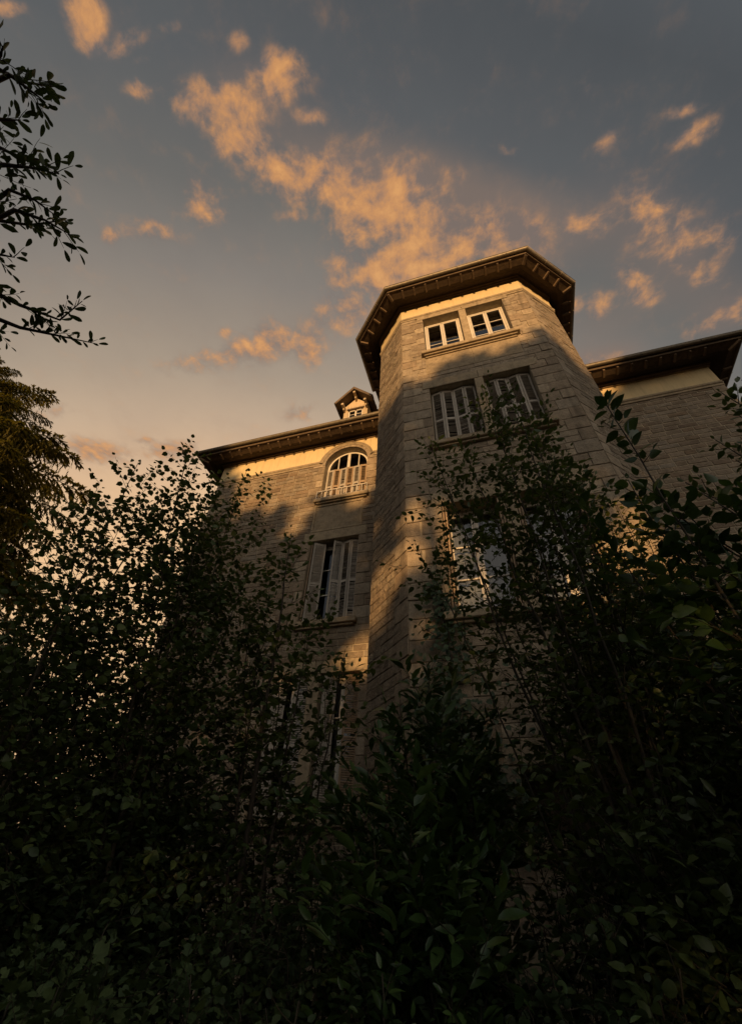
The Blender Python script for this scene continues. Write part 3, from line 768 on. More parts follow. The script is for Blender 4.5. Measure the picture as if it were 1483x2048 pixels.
# tower, second row: closed folding shutters
z0, z1 = T_LEV[1]
for (a, b_) in (TW_L, TW_R):
    k = 4; w_ = (b_ - a - 0.03) / k
    for i in range(k):
        na, nb = (-0.17, -0.125) if i % 2 == 0 else (-0.125, -0.17)
        shutter(XY(FT, a + 0.015 + w_ * i + 0.003, na), XY(FT, a + 0.015 + w_ * (i + 1) - 0.003, nb), z0 + 0.02, z1 - 0.02, broken=(5 if i == 1 else 0))
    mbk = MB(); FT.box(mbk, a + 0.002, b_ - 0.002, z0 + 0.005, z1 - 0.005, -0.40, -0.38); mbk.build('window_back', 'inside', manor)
# tower, third row: shutters folded on to the reveals, casements behind
z0, z1 = T_LEV[2]
casement(FT, TW_L[0] + 0.012, TW_L[1] - 0.012, z0 + 0.012, z1 - 0.012, -0.26, [0.33, 0.66], curtain=True)
casement(FT, TW_R[0] + 0.012, TW_R[1] - 0.012, z0 + 0.012, z1 - 0.012, -0.26, [0.33, 0.66], curtain=True)
for (a, b_) in (TW_L, TW_R):
    shutter(XY(FT, a + 0.035, -0.24), XY(FT, a + 0.028, -0.012), z0 + 0.02, z1 - 0.02, 'shutter_wood')
    shutter(XY(FT, a + 0.085, -0.245), XY(FT, a + 0.070, -0.02), z0 + 0.02, z1 - 0.02, 'shutter_wood')
    shutter(XY(FT, b_ - 0.028, -0.012), XY(FT, b_ - 0.035, -0.24), z0 + 0.02, z1 - 0.02, 'shutter_wood')
    shutter(XY(FT, b_ - 0.070, -0.02), XY(FT, b_ - 0.085, -0.245), z0 + 0.02, z1 - 0.02, 'shutter_wood')
mbk = MB(); FT.box(mbk, t_low[0] + .003, t_low[1] - .003, 2.22, 2.835, -0.36, -0.34); mbk.build('opening_backing', 'soffit', manor)  # board added to stand for the dark inside of the low opening
# left wing, arched window
u0, u1 = w_arch[0] + 0.012, w_arch[1] - 0.012; n_w = -0.20
mb = MB(); ri, ro = ARC_R - 0.075, ARC_R - 0.012; n = 22
for i in range(n):
    t0, t1 = PI * i / n, PI * (i + 1) / n
    q = []
    for nn in (n_w - 0.05, n_w):
        for rr, tt in ((ri, t0), (ro, t0), (ro, t1), (ri, t1)): q.append(FWL.P(ARC_U - rr * math.cos(tt), ARC_Z + rr * math.sin(tt), nn))
    mb.face(q[4:8][::-1]); mb.face([q[0], q[3], q[7], q[4]]); mb.face([q[1], q[5], q[6], q[2]])
for (a, b_) in ((u0, u0 + 0.063), (u1 - 0.063, u1)): FWL.box(mb, a, b_, 10.012, ARC_Z, n_w - 0.05, n_w, 0.004)
for x, hw_ in ((ARC_U, 0.045), (ARC_U - 0.32, 0.014), (ARC_U + 0.32, 0.014)):
    FWL.box(mb, x - hw_, x + hw_, 11.42, ARC_Z + math.sqrt(ri ** 2 - (x - ARC_U) ** 2) + 0.01, n_w - 0.045, n_w - 0.005, 0.003)
FWL.box(mb, u0 + 0.063, u1 - 0.063, 11.39, 11.46, n_w - 0.045, n_w - 0.002, 0.004)
win = mb.build('window', 'white', manor, label='arched white fanlight window over louvred panels')
for (xa, xb) in ((ARC_U - ri, ARC_U - 0.32), (ARC_U - 0.32, ARC_U), (ARC_U, ARC_U + 0.32), (ARC_U + 0.32, ARC_U + ri)):
    mb = MB(); k = 6
    for i in range(k):
        a, b_ = xa + (xb - xa) * i / k, xa + (xb - xa) * (i + 1) / k
        za, zb = ARC_Z + math.sqrt(max(0, ri ** 2 - (a - ARC_U) ** 2)), ARC_Z + math.sqrt(max(0, ri ** 2 - (b_ - ARC_U) ** 2))
        mb.face([FWL.P(a, 11.45, n_w - 0.03), FWL.P(b_, 11.45, n_w - 0.03), FWL.P(b_, zb, n_w - 0.03), FWL.P(a, za, n_w - 0.03)])
    mb.build('pane', 'glass', win)
k = 6; w_ = (u1 - u0 - 0.07) / k
for i in range(k):
    na, nb = (-0.165, -0.145) if i % 2 == 0 else (-0.145, -0.165)
    shutter(XY(FWL, u0 + 0.035 + w_ * i + 0.003, na), XY(FWL, u0 + 0.035 + w_ * (i + 1) - 0.003, nb), 10.03, 11.40, 'shutter_wood' if i % 2 else 'shutter', gap=0.034)
mbk = MB(); FWL.box(mbk, u0, u1, 10.01, 11.42, -0.40, -0.385); mbk.build('window_back', 'inside', manor)
# its rail
mb = MB(); FWL.box(mb, w_arch[0] - 0.10, w_arch[1] + 0.08, 10.29, 10.325, 0.045, 0.085, 0.006); FWL.box(mb, w_arch[0] - 0.10, w_arch[1] + 0.08, 10.035, 10.06, 0.05, 0.08, 0.004)
rail = mb.build('balcony_rail', 'rail', manor)
for i in range(11):
    x = w_arch[0] - 0.08 + (w_arch[1] - w_arch[0] + 0.14) * i / 10
    mb = MB(); FWL.box(mb, x - 0.011, x + 0.011, 10.005, 10.295, 0.054, 0.076, 0.003); mb.build('baluster', 'rail', rail)
# left wing, middle window: half-open folding shutters
z0, z1 = w_mid[2], w_mid[3]; a, b_ = w_mid[0], w_mid[1]
casement(FWL, a + 0.012, b_ - 0.012, z0 + 0.012, z1 - 0.012, -0.28, [0.36, 0.70])
shutter(XY(FWL, a + 0.03, -0.22), XY(FWL, a + 0.06, -0.01), z0 + 0.02, z1 - 0.02, 'shutter_wood')
shutter(XY(FWL, a + 0.10, -0.02), XY(FWL, a + 0.37, -0.16), z0 + 0.02, z1 - 0.02, panel=True, label='bleached shutter leaf standing half open')
for (x0, n0, x1, n1) in ((0.62, -0.05, 0.83, -0.16), (0.84, -0.16, 1.05, -0.11), (1.06, -0.11, 1.26, -0.16)):
    shutter(XY(FWL, a + x0, n0), XY(FWL, a + x1, n1), z0 + 0.02, z1 - 0.02)
# left wing, lower pair: some leaves open
for j, (a, b_, z0, z1) in enumerate((w_lo1, w_lo2)):
    casement(FWL, a + 0.012, b_ - 0.012, z0 + 0.012, z1 - 0.012, -0.27, [0.36, 0.70], curtain=(j == 1))
    shutter(XY(FWL, a + 0.03, -0.2), XY(FWL, a + 0.09, -0.01), z0 + 0.02, z1 - 0.02)
    shutter(XY(FWL, a + 0.10, -0.02), XY(FWL, a + 0.29, -0.17), z0 + 0.02, z1 - 0.02, panel=True)
    shutter(XY(FWL, b_ - 0.30, -0.06), XY(FWL, b_ - 0.03, -0.16), z0 + 0.02, z1 - 0.02, 'shutter_wood' if j else 'shutter')
# iron bracket beside the tower
mb = MB()
p = FWL.P(FWL.L - 0.22, 6.62, 0.02)
mb.box(p + Vector((0, -0.02, -0.05)), (1, 0, 0), (0, 1, 0), (0, 0, 1), 0.03, 0.015, 0.13, 0.004)
mb.tube([p, p + Vector((0.0, -0.42, 0.0)), p + Vector((0.02, -0.45, 0.05))], 0.014, 0.012); mb.tube([p + Vector((0, 0, -0.16)), p + Vector((0, -0.15, -0.12)), p + Vector((0, -0.36, 0.0))], 0.011)
mb.build('iron_bracket', 'iron', manor)

# ---- eaves: sloping boarded soffit, rafter tails, fascia, gutter
def eaves(name, frames, ov, z_wall, z_edge, closed_ends=(None, None), step=0.34):
    pts = [fr.p0.copy() for fr in frames] + [frames[-1].p1.copy()]
    nr = [fr.n for fr in frames]
    mit = [closed_ends[0] or nr[0]] + [((a + b_) / (1 + a.dot(b_))) for a, b_ in zip(nr, nr[1:])] + [closed_ends[1] or nr[-1]]
    Z = Vector((0, 0, 1))
    mbi, mbo = MB(), MB(); mb = mbo; nm, zm = ov * 0.66, z_edge - 0.05       # inner soffit falls outward, the outer strip kicks up
    for i in range(len(frames)):
        A, B = pts[i], pts[i + 1]
        W0, W1 = A + Z * z_wall, B + Z * z_wall; E0, E1 = A + mit[i] * ov + Z * z_edge, B + mit[i + 1] * ov + Z * z_edge
        M0, M1 = A + mit[i] * nm + Z * zm, B + mit[i + 1] * nm + Z * zm
        for (P0, P1, Q0, Q1, k) in ((W0, W1, M0, M1, 3), (M0, M1, E0, E1, 2)):
            mb = mbi if k == 3 else mbo
            for j in range(k):                             # boards side by side, each its own strip
                s0, s1 = j / k + 0.006, (j + 1) / k - 0.006
                q = [P0.lerp(Q0, s0), P1.lerp(Q1, s0), P1.lerp(Q1, s1), P0.lerp(Q0, s1)]
                mb.face(q[::-1]); mb.face([x + Z * 0.03 for x in q])
                mb.face([q[0], q[1], q[1] + Z * .03, q[0] + Z * .03]); mb.face([q[3], q[3] + Z * .03, q[2] + Z * .03, q[2]])
        mb = mbo; mb.face([W0 + Z * .032, W1 + Z * .032, M1 + Z * .032, M0 + Z * .032]); mb.face([M0 + Z * .032, M1 + Z * .032, E1 + Z * .032, E0 + Z * .032])
    so = mbo.build(name, 'soffit', manor); mbi.build('inner_soffit', 'soffit_shade', so)
    mb = MB()
    for i in range(len(frames)):
        A, B = pts[i] + mit[i] * ov, pts[i + 1] + mit[i + 1] * ov
        n_ = nr[i]
        for (na, nb, za, zb) in ((0.0, 0.028, z_edge - 0.01, z_edge + 0.15),):
            a0, b0 = A + mit[i] * na, B + mit[i + 1] * na; a1, b1 = A + mit[i] * nb, B + mit[i + 1] * nb
            for q in ([a1 + Z * za, b1 + Z * za, b1 + Z * zb, a1 + Z * zb], [a0 + Z * za, a0 + Z * zb, b0 + Z * zb, b0 + Z * za], [a0 + Z * za, b0 + Z * za, b1 + Z * za, a1 + Z * za], [a0 + Z * zb, a1 + Z * zb, b1 + Z * zb, b0 + Z * zb]): mb.face(q)
    mb.build('fascia', 'eave', so)
    # wall plate
    mb = MB()
    for i in range(len(frames)):
        A, B = pts[i], pts[i + 1]
        zt_ = z_wall - 0.012; prof = [(0.0, zt_ - 0.17), (0.05, zt_ - 0.165), (0.055, zt_ - 0.10), (0.085, zt_ - 0.085), (0.09, zt_ - 0.03)]
        for (na, za), (nb, zb) in zip(prof, prof[1:]):
            mb.face([A + mit[i] * na + Z * za, B + mit[i + 1] * na + Z * za, B + mit[i + 1] * nb + Z * zb, A + mit[i] * nb + Z * zb])
    mb.build('wall_plate', 'cornice', so)
    def rafter(Pw, Pe, wd=0.055, hg=0.10):
        b_ = MB(); d_ = (Pe - Pw); L_ = d_.length; d_.normalize(); s_ = d_.cross(Z).normalized(); t_ = s_.cross(d_)
        b_.box((Pw + Pe) / 2 - t_ * (hg / 2 + 0.003), d_, s_, t_, L_ / 2, wd / 2, hg / 2, 0.006)
        b_.build('rafter', 'rafter', so)
    for i, fr in enumerate(frames):
        n_r = max(1, round(fr.L / step))
        for k in range(n_r):
            uu = fr.L * (k + 0.5) / n_r
            rafter(fr.P(uu, zm - 0.004, nm - 0.02), fr.P(uu, z_edge - 0.006, ov - 0.015), 0.05, 0.07)
    for i in range(1, len(frames)):
        rafter(pts[i] + mit[i] * (nm - 0.02) + Z * (zm - 0.004), pts[i] + mit[i] * (ov - 0.01) + Z * (z_edge - 0.008), 0.07, 0.08)
    for i, ce in ((0, closed_ends[0]), (-1, closed_ends[1])):
        pass
    # gutter: a half-round trough hung on brackets, in lengths
    G = MB(); rg = 0.062; cz = z_edge + 0.125
    for i in range(len(frames)):
        A, B = pts[i] + mit[i] * (ov + 0.028 + rg), pts[i + 1] + mit[i + 1] * (ov + 0.028 + rg)
        for layer, rr in ((0, rg), (1, rg - 0.008)):
            for k in range(8):
                w0, w1 = PI + PI * k / 8, PI + PI * (k + 1) / 8
                f_ = lambda Q, mm, w: Q + mm * (rr * math.cos(w)) + Z * (cz + rr * math.sin(w))
                q = [f_(A, mit[i], w0), f_(B, mit[i + 1], w0), f_(B, mit[i + 1], w1), f_(A, mit[i], w1)]
                G.face(q if layer == 0 else q[::-1], True)
        G.tube([A + mit[i] * rg + Z * (cz + 0.004), B + mit[i + 1] * rg + Z * (cz + 0.004)], 0.010, n=6)
    gut = G.build('gutter', 'gutter', so)
    for i, fr in enumerate(frames):
        nb_ = max(1, round(fr.L / 0.68))
        for k in range(nb_):
            uu = fr.L * (k + 0.5) / nb_ + 0.1; b_ = MB()
            b_.tube([fr.P(uu, cz + rr_[1], ov + 0.028 + rg + rr_[0]) for rr_ in [((rg + .004) * math.cos(PI + PI * t / 8), (rg + .004) * math.sin(PI + PI * t / 8)) for t in range(9)]], 0.008, n=4)
            b_.build('gutter_bracket', 'gutter', so)
    return pts, mit, so
OV_T, OV_W = 0.62, 0.60
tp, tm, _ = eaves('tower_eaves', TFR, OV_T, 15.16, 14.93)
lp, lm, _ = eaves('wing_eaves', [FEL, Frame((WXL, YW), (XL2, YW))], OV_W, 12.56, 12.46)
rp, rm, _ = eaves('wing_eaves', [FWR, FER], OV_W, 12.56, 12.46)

# ---- roofs of slates
def slates(fr_pts, name, seed, h=0.20, w=0.24):
    """lays overlapping slates on a planar quad a,b (eave) c,d (top)"""
    A, B, C_, D = [Vector(p) for p in fr_pts]; mb = MB(); r = random.Random(seed)
    up = ((D + C_) / 2 - (A + B) / 2); nrow = max(1, int(up.length / h)); n_ = (B - A).cross(D - A).normalized()
    if n_.z < 0: n_ = -n_
    for j in range(nrow):
        L0, R0 = A.lerp(D, j / nrow), B.lerp(C_, j / nrow); L1, R1 = A.lerp(D, min(1, (j + 1.15) / nrow)), B.lerp(C_, min(1, (j + 1.15) / nrow))
        m_ = max(1, int((R0 - L0).length / w)); off = 0.5 * (j % 2) / m_
        for i in range(m_):
            s0, s1 = max(0, (i + off) / m_) + 0.004, min(1, (i + 1 + off) / m_) - 0.004
            if s1 <= s0: continue
            l1 = r.uniform(0.016, 0.026)
            q = [L0.lerp(R0, s0) + n_ * l1, L0.lerp(R0, s1) + n_ * l1, L1.lerp(R1, s1) + n_ * 0.004, L1.lerp(R1, s0) + n_ * 0.004]
            mb.face(q); mb.face([q[0] - n_ * 0.012, q[1] - n_ * 0.012, q[1], q[0]])
    mb.face([A, B, C_, D])
    return mb
def roof(name, eave_pts, top_pts, mat='slate', seed=0):
    big = MB()
    for i in range(len(eave_pts) - 1):
        s_ = slates((eave_pts[i], eave_pts[i + 1], top_pts[i + 1], top_pts[i]), name, seed + i)
        b_ = len(big.v); big.v += s_.v; big.f += [tuple(b_ + k for k in t) for t in s_.f]; big.sm += s_.sm
    return big.build(name, mat, manor)
Zv = Vector((0, 0, 1))
te = [p + m_ * (OV_T + 0.05) + Zv * 15.09 for p, m_ in zip(tp, tm)]
te = [Vector((te[0].x, YW + 2.8, 15.09))] + te + [Vector((te[-1].x, YW + 2.8, 15.09))]
apex = Vector((0.53, 8.1, 17.1))
roof('tower_roof', te, [apex + (e - apex) * 0.02 + Zv * 0 for e in te], seed=1)
mbk = MB(); mbk.face([te[0], apex, te[-1]]); mbk.build('tower_roof_back', 'slate', manor)
ze = 12.62; sl = 1.15; run = 3.6
def wing_roof(x0, x1, hip, seed):
    y0, y1 = YW - OV_W - 0.05, YW + 7
    if hip < 0:
        e = [Vector((x0 - 0.65, y1, ze)), Vector((x0 - 0.65, y0, ze)), Vector((x1, y0, ze))]
        t = [Vector((x0 - 0.65 + run, y1, ze + run * sl)), Vector((x0 - 0.65 + run, y0 + run, ze + run * sl)), Vector((x1, y0 + run, ze + run * sl))]
    else:
        e = [Vector((x0, y0, ze)), Vector((x1 + 0.65, y0, ze)), Vector((x1 + 0.65, y1, ze))]
        t = [Vector((x0, y0 + run, ze + run * sl)), Vector((x1 + 0.65 - run, y0 + run, ze + run * sl)), Vector((x1 + 0.65 - run, y1, ze + run * sl))]
    return roof('wing_roof', e, t, seed=seed)
wing_roof(WXL, XL2 + 0.3, -1, 10); wing_roof(XR2 - 0.3, WXR, 1, 20)
# steep pavilion roof behind the dormer
def pv(x, y): return Vector((x, y, 14.12 + 2.27 * (y - 8.3)))
a_, b2, c_ = Vector((-4.96, 8.23, 13.95)), Vector((-1.5, 8.23, 13.95)), Vector((-1.5, 9.5, 16.84))
d2 = Vector((-2.32, 9.2, 16.16))
roof('pavilion_roof', [Vector((-4.96, 12.0, 13.95)), a_, b2], [Vector((-2.2, 12.0, 16.3)), Vector((-2.20, 9.245, 16.27)), Vector((-1.5, 9.245, 16.27))], seed=30)

# ---- dormer
DY = 8.22; FD = Frame((-3.90, DY), (-3.02, DY))
dorm = empty('dormer', (-3.46, DY, 13.9), parent=manor)
dm = MB(); W_ = FD.L; zb0, zw, za_ = 13.55, 15.02, 15.50
wu0, wu1, wz0, wz1 = 0.17, W_ - 0.17, 13.95, 14.78
for q in ((0, wu0, zb0, zw), (wu1, W_, zb0, zw), (wu0, wu1, wz1, zw), (wu0, wu1, zb0, wz0)): FD.box(dm, *q, -0.08, 0.0)
dm.face([FD.P(0, zw, 0), FD.P(W_, zw, 0), FD.P(W_ / 2, za_, 0)])
for u_ in (0, W_):
    dm.face([FD.P(u_, zb0, 0), FD.P(u_, zb0, -1.6), FD.P(u_, zw, -1.6), FD.P(u_, zw, 0)])
dm.build('dormer_front', 'plank', dorm)
mb = MB()
for q in ((wu0, wu0 + .05, wz0, wz1), (wu1 - .05, wu1, wz0, wz1), (wu0, wu1, wz1 - .05, wz1), (wu0, wu1, wz0, wz0 + .05), (W_ / 2 - .03, W_ / 2 + .03, wz0, wz1)): FD.box(mb, *q, -0.07, -0.02, 0.003)
for z in (wz0 + 0.36, wz0 + 0.6): FD.box(mb, wu0, wu1, z - .012, z + .012, -0.06, -0.03)
mb.build('dormer_window', 'white', dorm)
for k in (0, 1):
    mb = MB(); ua = wu0 + .04 if k == 0 else W_ / 2 + .02; ub = W_ / 2 - .02 if k == 0 else wu1 - .04
    mb.face([FD.P(ua, wz0 + .03, -0.05), FD.P(ub, wz0 + .03, -0.05), FD.P(ub, wz1 - .03, -0.05), FD.P(ua, wz1 - .03, -0.05)]); mb.build('pane', 'glass', dorm)
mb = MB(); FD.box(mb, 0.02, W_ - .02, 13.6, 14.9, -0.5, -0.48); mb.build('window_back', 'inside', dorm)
mb = MB(); FD.box(mb, wu0 - 0.05, wu1 + 0.05, wz1 + 0.002, wz1 + 0.07, -0.02, 0.05, 0.01); mb.build('dormer_head_mould', 'eave', dorm)
# its oversailing gable roof, clipped at the ridge, with brackets
ovh, ovs = 0.36, 0.26
ridge_z = 15.66; eave_z = 14.93
RL = lambda u_, z_, n_: FD.P(u_, z_, n_)
for s_, nm in ((-1, 0), (1, 1)):
    ue = -ovs if s_ < 0 else W_ + ovs
    A = RL(ue, eave_z, ovh - 0.02); B = RL(W_ / 2, ridge_z, ovh + 0.02); C2 = RL(W_ / 2, ridge_z, -1.7); D2 = RL(ue, eave_z, -1.7)
    s2 = slates((D2, A, B, C2) if s_ < 0 else (A, D2, C2, B), 'x', 77 + nm, 0.16, 0.2)
    s2.build('dormer_slates', 'slate', dorm, kind='stuff')
    mb = MB()
    n_ = (B - A).cross(D2 - A).normalized(); n_ = -n_ if n_.z < 0 else n_
    mb.face([p - n_ * 0.03 for p in (A, B, C2, D2)]); mb.face([A - n_ * .03, A, B, B - n_ * .03]); mb.face([A, A - n_ * .03, D2 - n_ * .03, D2])
    mb.build('dormer_soffit', 'eave', dorm)
    mb = MB(); d_ = (B - A).normalized(); sd_ = Vector((0, 1, 0))
    mb.box((A + B) / 2 - n_ * 0.045 + Vector((0, 0.0, 0)), d_, sd_, d_.cross(sd_), (B - A).length / 2, 0.018, 0.05, 0.004); mb.build('barge_board', 'eave', dorm)
for u_, z_, ln in ((0.03, 14.86, 0.30), (W_ - 0.03, 14.86, 0.30), (W_ / 2, 15.42, 0.34)):
    mb = MB(); FD.box(mb, u_ - .045, u_ + .045, z_ - .05, z_ + .05, 0.0, ln, 0.012); FD.box(mb, u_ - .03, u_ + .03, z_ - .15, z_ - .052, 0.0, ln * .5, 0.012); mb.build('dormer_bracket', 'plank', dorm)

# ================================================================ PLANTS
def leaf_template(stations, fold=0.12, curl=0.10):
    """stations: (y, half width); a leaf folded along its midrib, base at the origin, tip at y = 1"""
    v = [(0, 0, 0)]; f = []
    for y, w in stations:
        zc = -curl * y * y
        v += [(-w, y, zc + fold * w), (0, y, zc), (w, y, zc + fold * w)]
    v.append((0, 1, -curl)); n = len(stations); tip = len(v) - 1
    f += [(0, 2, 1), (0, 3, 2)]
    for i in range(n - 1):
        a, b = 1 + 3 * i, 4 + 3 * i
        f += [(a, a + 1, b + 1, b), (a + 1, a + 2, b + 2, b + 1)]
    a = 1 + 3 * (n - 1); f += [(a, a + 1, tip), (a + 1, a + 2, tip)]
    return np.array(v, float), f
LT = {
    'round': leaf_template([(0.22, 0.40), (0.62, 0.40)], 0.25, 0.12),
    'ovate': leaf_template([(0.25, 0.27), (0.62, 0.24)], 0.25, 0.16),
    'lance': leaf_template([(0.28, 0.17), (0.65, 0.16)], 0.3, 0.2),
    'lobed': (np.array([(0, 0, 0), (-.28, .18, .03), (-.50, .42, .05), (-.26, .50, .02), (-.34, .80, .0), (0, .5, -.02), (0, 1, -.12), (.34, .80, .0), (.26, .50, .02), (.50, .42, .05), (.28, .18, .03)], float),
              [(0, 5, 3, 2, 1), (3, 5, 6, 4), (0, 10, 9, 8, 5), (5, 8, 7, 6)]),
}
LTF = {
    'round': leaf_template([(0.08, 0.24), (0.22, 0.40), (0.45, 0.46), (0.68, 0.36), (0.86, 0.17)], 0.25, 0.14),
    'ovate': leaf_template([(0.10, 0.13), (0.25, 0.25), (0.48, 0.29), (0.72, 0.20), (0.88, 0.09)], 0.28, 0.18),
    'lance': leaf_template([(0.10, 0.08), (0.28, 0.165), (0.52, 0.19), (0.76, 0.13), (0.90, 0.06)], 0.3, 0.2),
    'lobed': LT['lobed'],
}
def norm(a): return a / np.maximum(1e-9, np.linalg.norm(a, axis=-1, keepdims=True))
def frames_for(D, Nn):
    Y = norm(D); X = norm(np.cross(Y, Nn)); Z = np.cross(X, Y)
    return X, Y, Z
def scatter_mesh(name, tmpl, P, D, Nn, S, mat, parent, kind='stuff'):
    if len(P) == 0: return None
    X, Y, Z = frames_for(D, Nn); V, F = tmpl; k = len(V)
    W = (P[:, None, :] + S[:, None, None] * (V[None, :, 0, None] * X[:, None, :] + V[None, :, 1, None] * Y[:, None, :] + V[None, :, 2, None] * Z[:, None, :])).reshape(-1, 3)
    n = len(P); loops = np.concatenate([np.array(t) for t in F]); ln = len(loops); tot = np.array([len(t) for t in F])
    st = np.concatenate([[0], np.cumsum(tot)[:-1]])
    L = (loops[None, :] + (np.arange(n) * k)[:, None]).ravel()
    me = bpy.data.meshes.new(name); me.vertices.add(n * k); me.vertices.foreach_set('co', W.ravel())
    me.loops.add(n * ln); me.loops.foreach_set('vertex_index', L.astype(np.int32))
    me.polygons.add(n * len(F)); me.polygons.foreach_set('loop_start', (st[None, :] + (np.arange(n) * ln)[:, None]).ravel().astype(np.int32))
    me.polygons.foreach_set('loop_total', np.tile(tot, n).astype(np.int32))
    me.polygons.foreach_set('use_smooth', np.ones(n * len(F), bool))
    me.update(calc_edges=True); me.materials.append(M[mat])
    o = bpy.data.objects.new(name, me); link(o, parent); place(o, parent)
    if kind: o['kind'] = kind
    return o
LEAFM = {}
def leaf_objects(shape, P, D, Nn, S, mat, parent):
    key = (shape, mat)
    if key not in LEAFM:
        V, F = LTF[shape]; me = bpy.data.meshes.new('leaf'); me.from_pydata(V.tolist(), [], F)
        me.polygons.foreach_set('use_smooth', [True] * len(F)); me.materials.append(M[mat]); LEAFM[key] = me
    X, Y, Z = frames_for(D, Nn)
    for i in range(len(P)):
        o = bpy.data.objects.new('leaf', LEAFM[key]); link(o, parent); place(o, parent, P[i])
        m_ = Matrix(((X[i][0], Y[i][0], Z[i][0]), (X[i][1], Y[i][1], Z[i][1]), (X[i][2], Y[i][2], Z[i][2])))
        o.rotation_euler = m_.to_euler(); o.scale = (S[i],) * 3
def projn(P):
    c = (np.asarray(P) - CAMP) @ CR
    z = np.where(c[:, 2] < -0.05, -c[:, 2], 1e9)
    return 741.5 + FPX * c[:, 0] / z, 1024 - FPX * c[:, 1] / z, z

class Plant:
    def __init__(s, seed): s.r = random.Random(seed); s.LP = []; s.LD = []; s.LN = []; s.LS = []
    def rv(s, k=1.0):
        r = s.r; return Vector((r.uniform(-1, 1), r.uniform(-1, 1), r.uniform(-1, 1))) * k
    def leaves_on(s, pts, t0, spacing, size, droop=0.2, spread=0.9, up=0.9):
        r = s.r; L_ = sum((b - a).length for a, b in zip(pts, pts[1:])); n = max(1, int(L_ * (1 - t0) / spacing)); side = 1
        for i in range(n + 1):
            t = t0 + (1 - t0) * (i / max(1, n)); f = t * (len(pts) - 1); k = min(int(f), len(pts) - 2); p = pts[k].lerp(pts[k + 1], f - k)
            tg = (pts[k + 1] - pts[k]).normalized(); sd = tg.cross(Vector((0, 0, 1)))
            sd = sd.normalized() if sd.length > 0.05 else Vector((1, 0, 0))
            sd = (sd * side + s.rv(0.55)).normalized(); side = -side
            last = i == n
            d_ = (tg * (1.2 if last else 0.55) + sd * (0.1 if last else spread) + s.rv(0.25) + Vector((0, 0, -droop))).normalized()
            nn = (Vector((0, 0, up)) + s.rv(0.75))
            s.LP.append(p + d_ * 0.012); s.LD.append(d_); s.LN.append(nn); s.LS.append(size * r.uniform(0.5, 1.22) * (0.8 if last else 1))
    def curve(s, a, b, bow, n=8, wob=0.02):
        m_ = a.lerp(b, 0.5) + bow; o = []
        for i in range(n + 1):
            t = i / n; p = a * (1 - t) ** 2 + m_ * 2 * t * (1 - t) + b * t * t
            if 0 < i < n: p = p + s.rv(wob)
            o.append(p)
        return o
    def shoot(s, mb, p, d_, L_, r0, size, spacing, curl=0.15, twigs=0, droop=0.2, spread=0.9):
        q = [p]; dd = d_.normalized(); k = 5
        for i in range(k):
            dd = (dd + Vector((0, 0, curl / k)) + s.rv(0.10)).normalized(); q.append(q[-1] + dd * L_ / k)
        mb.tube(q, r0, r0 * 0.35, 4, False)
        s.leaves_on(q, 0.15, spacing, size, droop, spread)
        for j in range(twigs):
            t = (j + 0.7) / (twigs + 0.4); f = t * k; i = min(int(f), k - 1); pt = q[i].lerp(q[i + 1], f - i); tg = (q[i + 1] - q[i]).normalized()
            sd = tg.cross(s.rv(1)).normalized(); dv = (tg * 0.75 + sd * 0.8 + Vector((0, 0, 0.1))).normalized()
            s.shoot(mb, pt, dv, L_ * s.r.uniform(0.3, 0.5) * (1.1 - 0.5 * t), r0 * 0.55, size * 0.92, spacing, curl, 0, droop, spread)

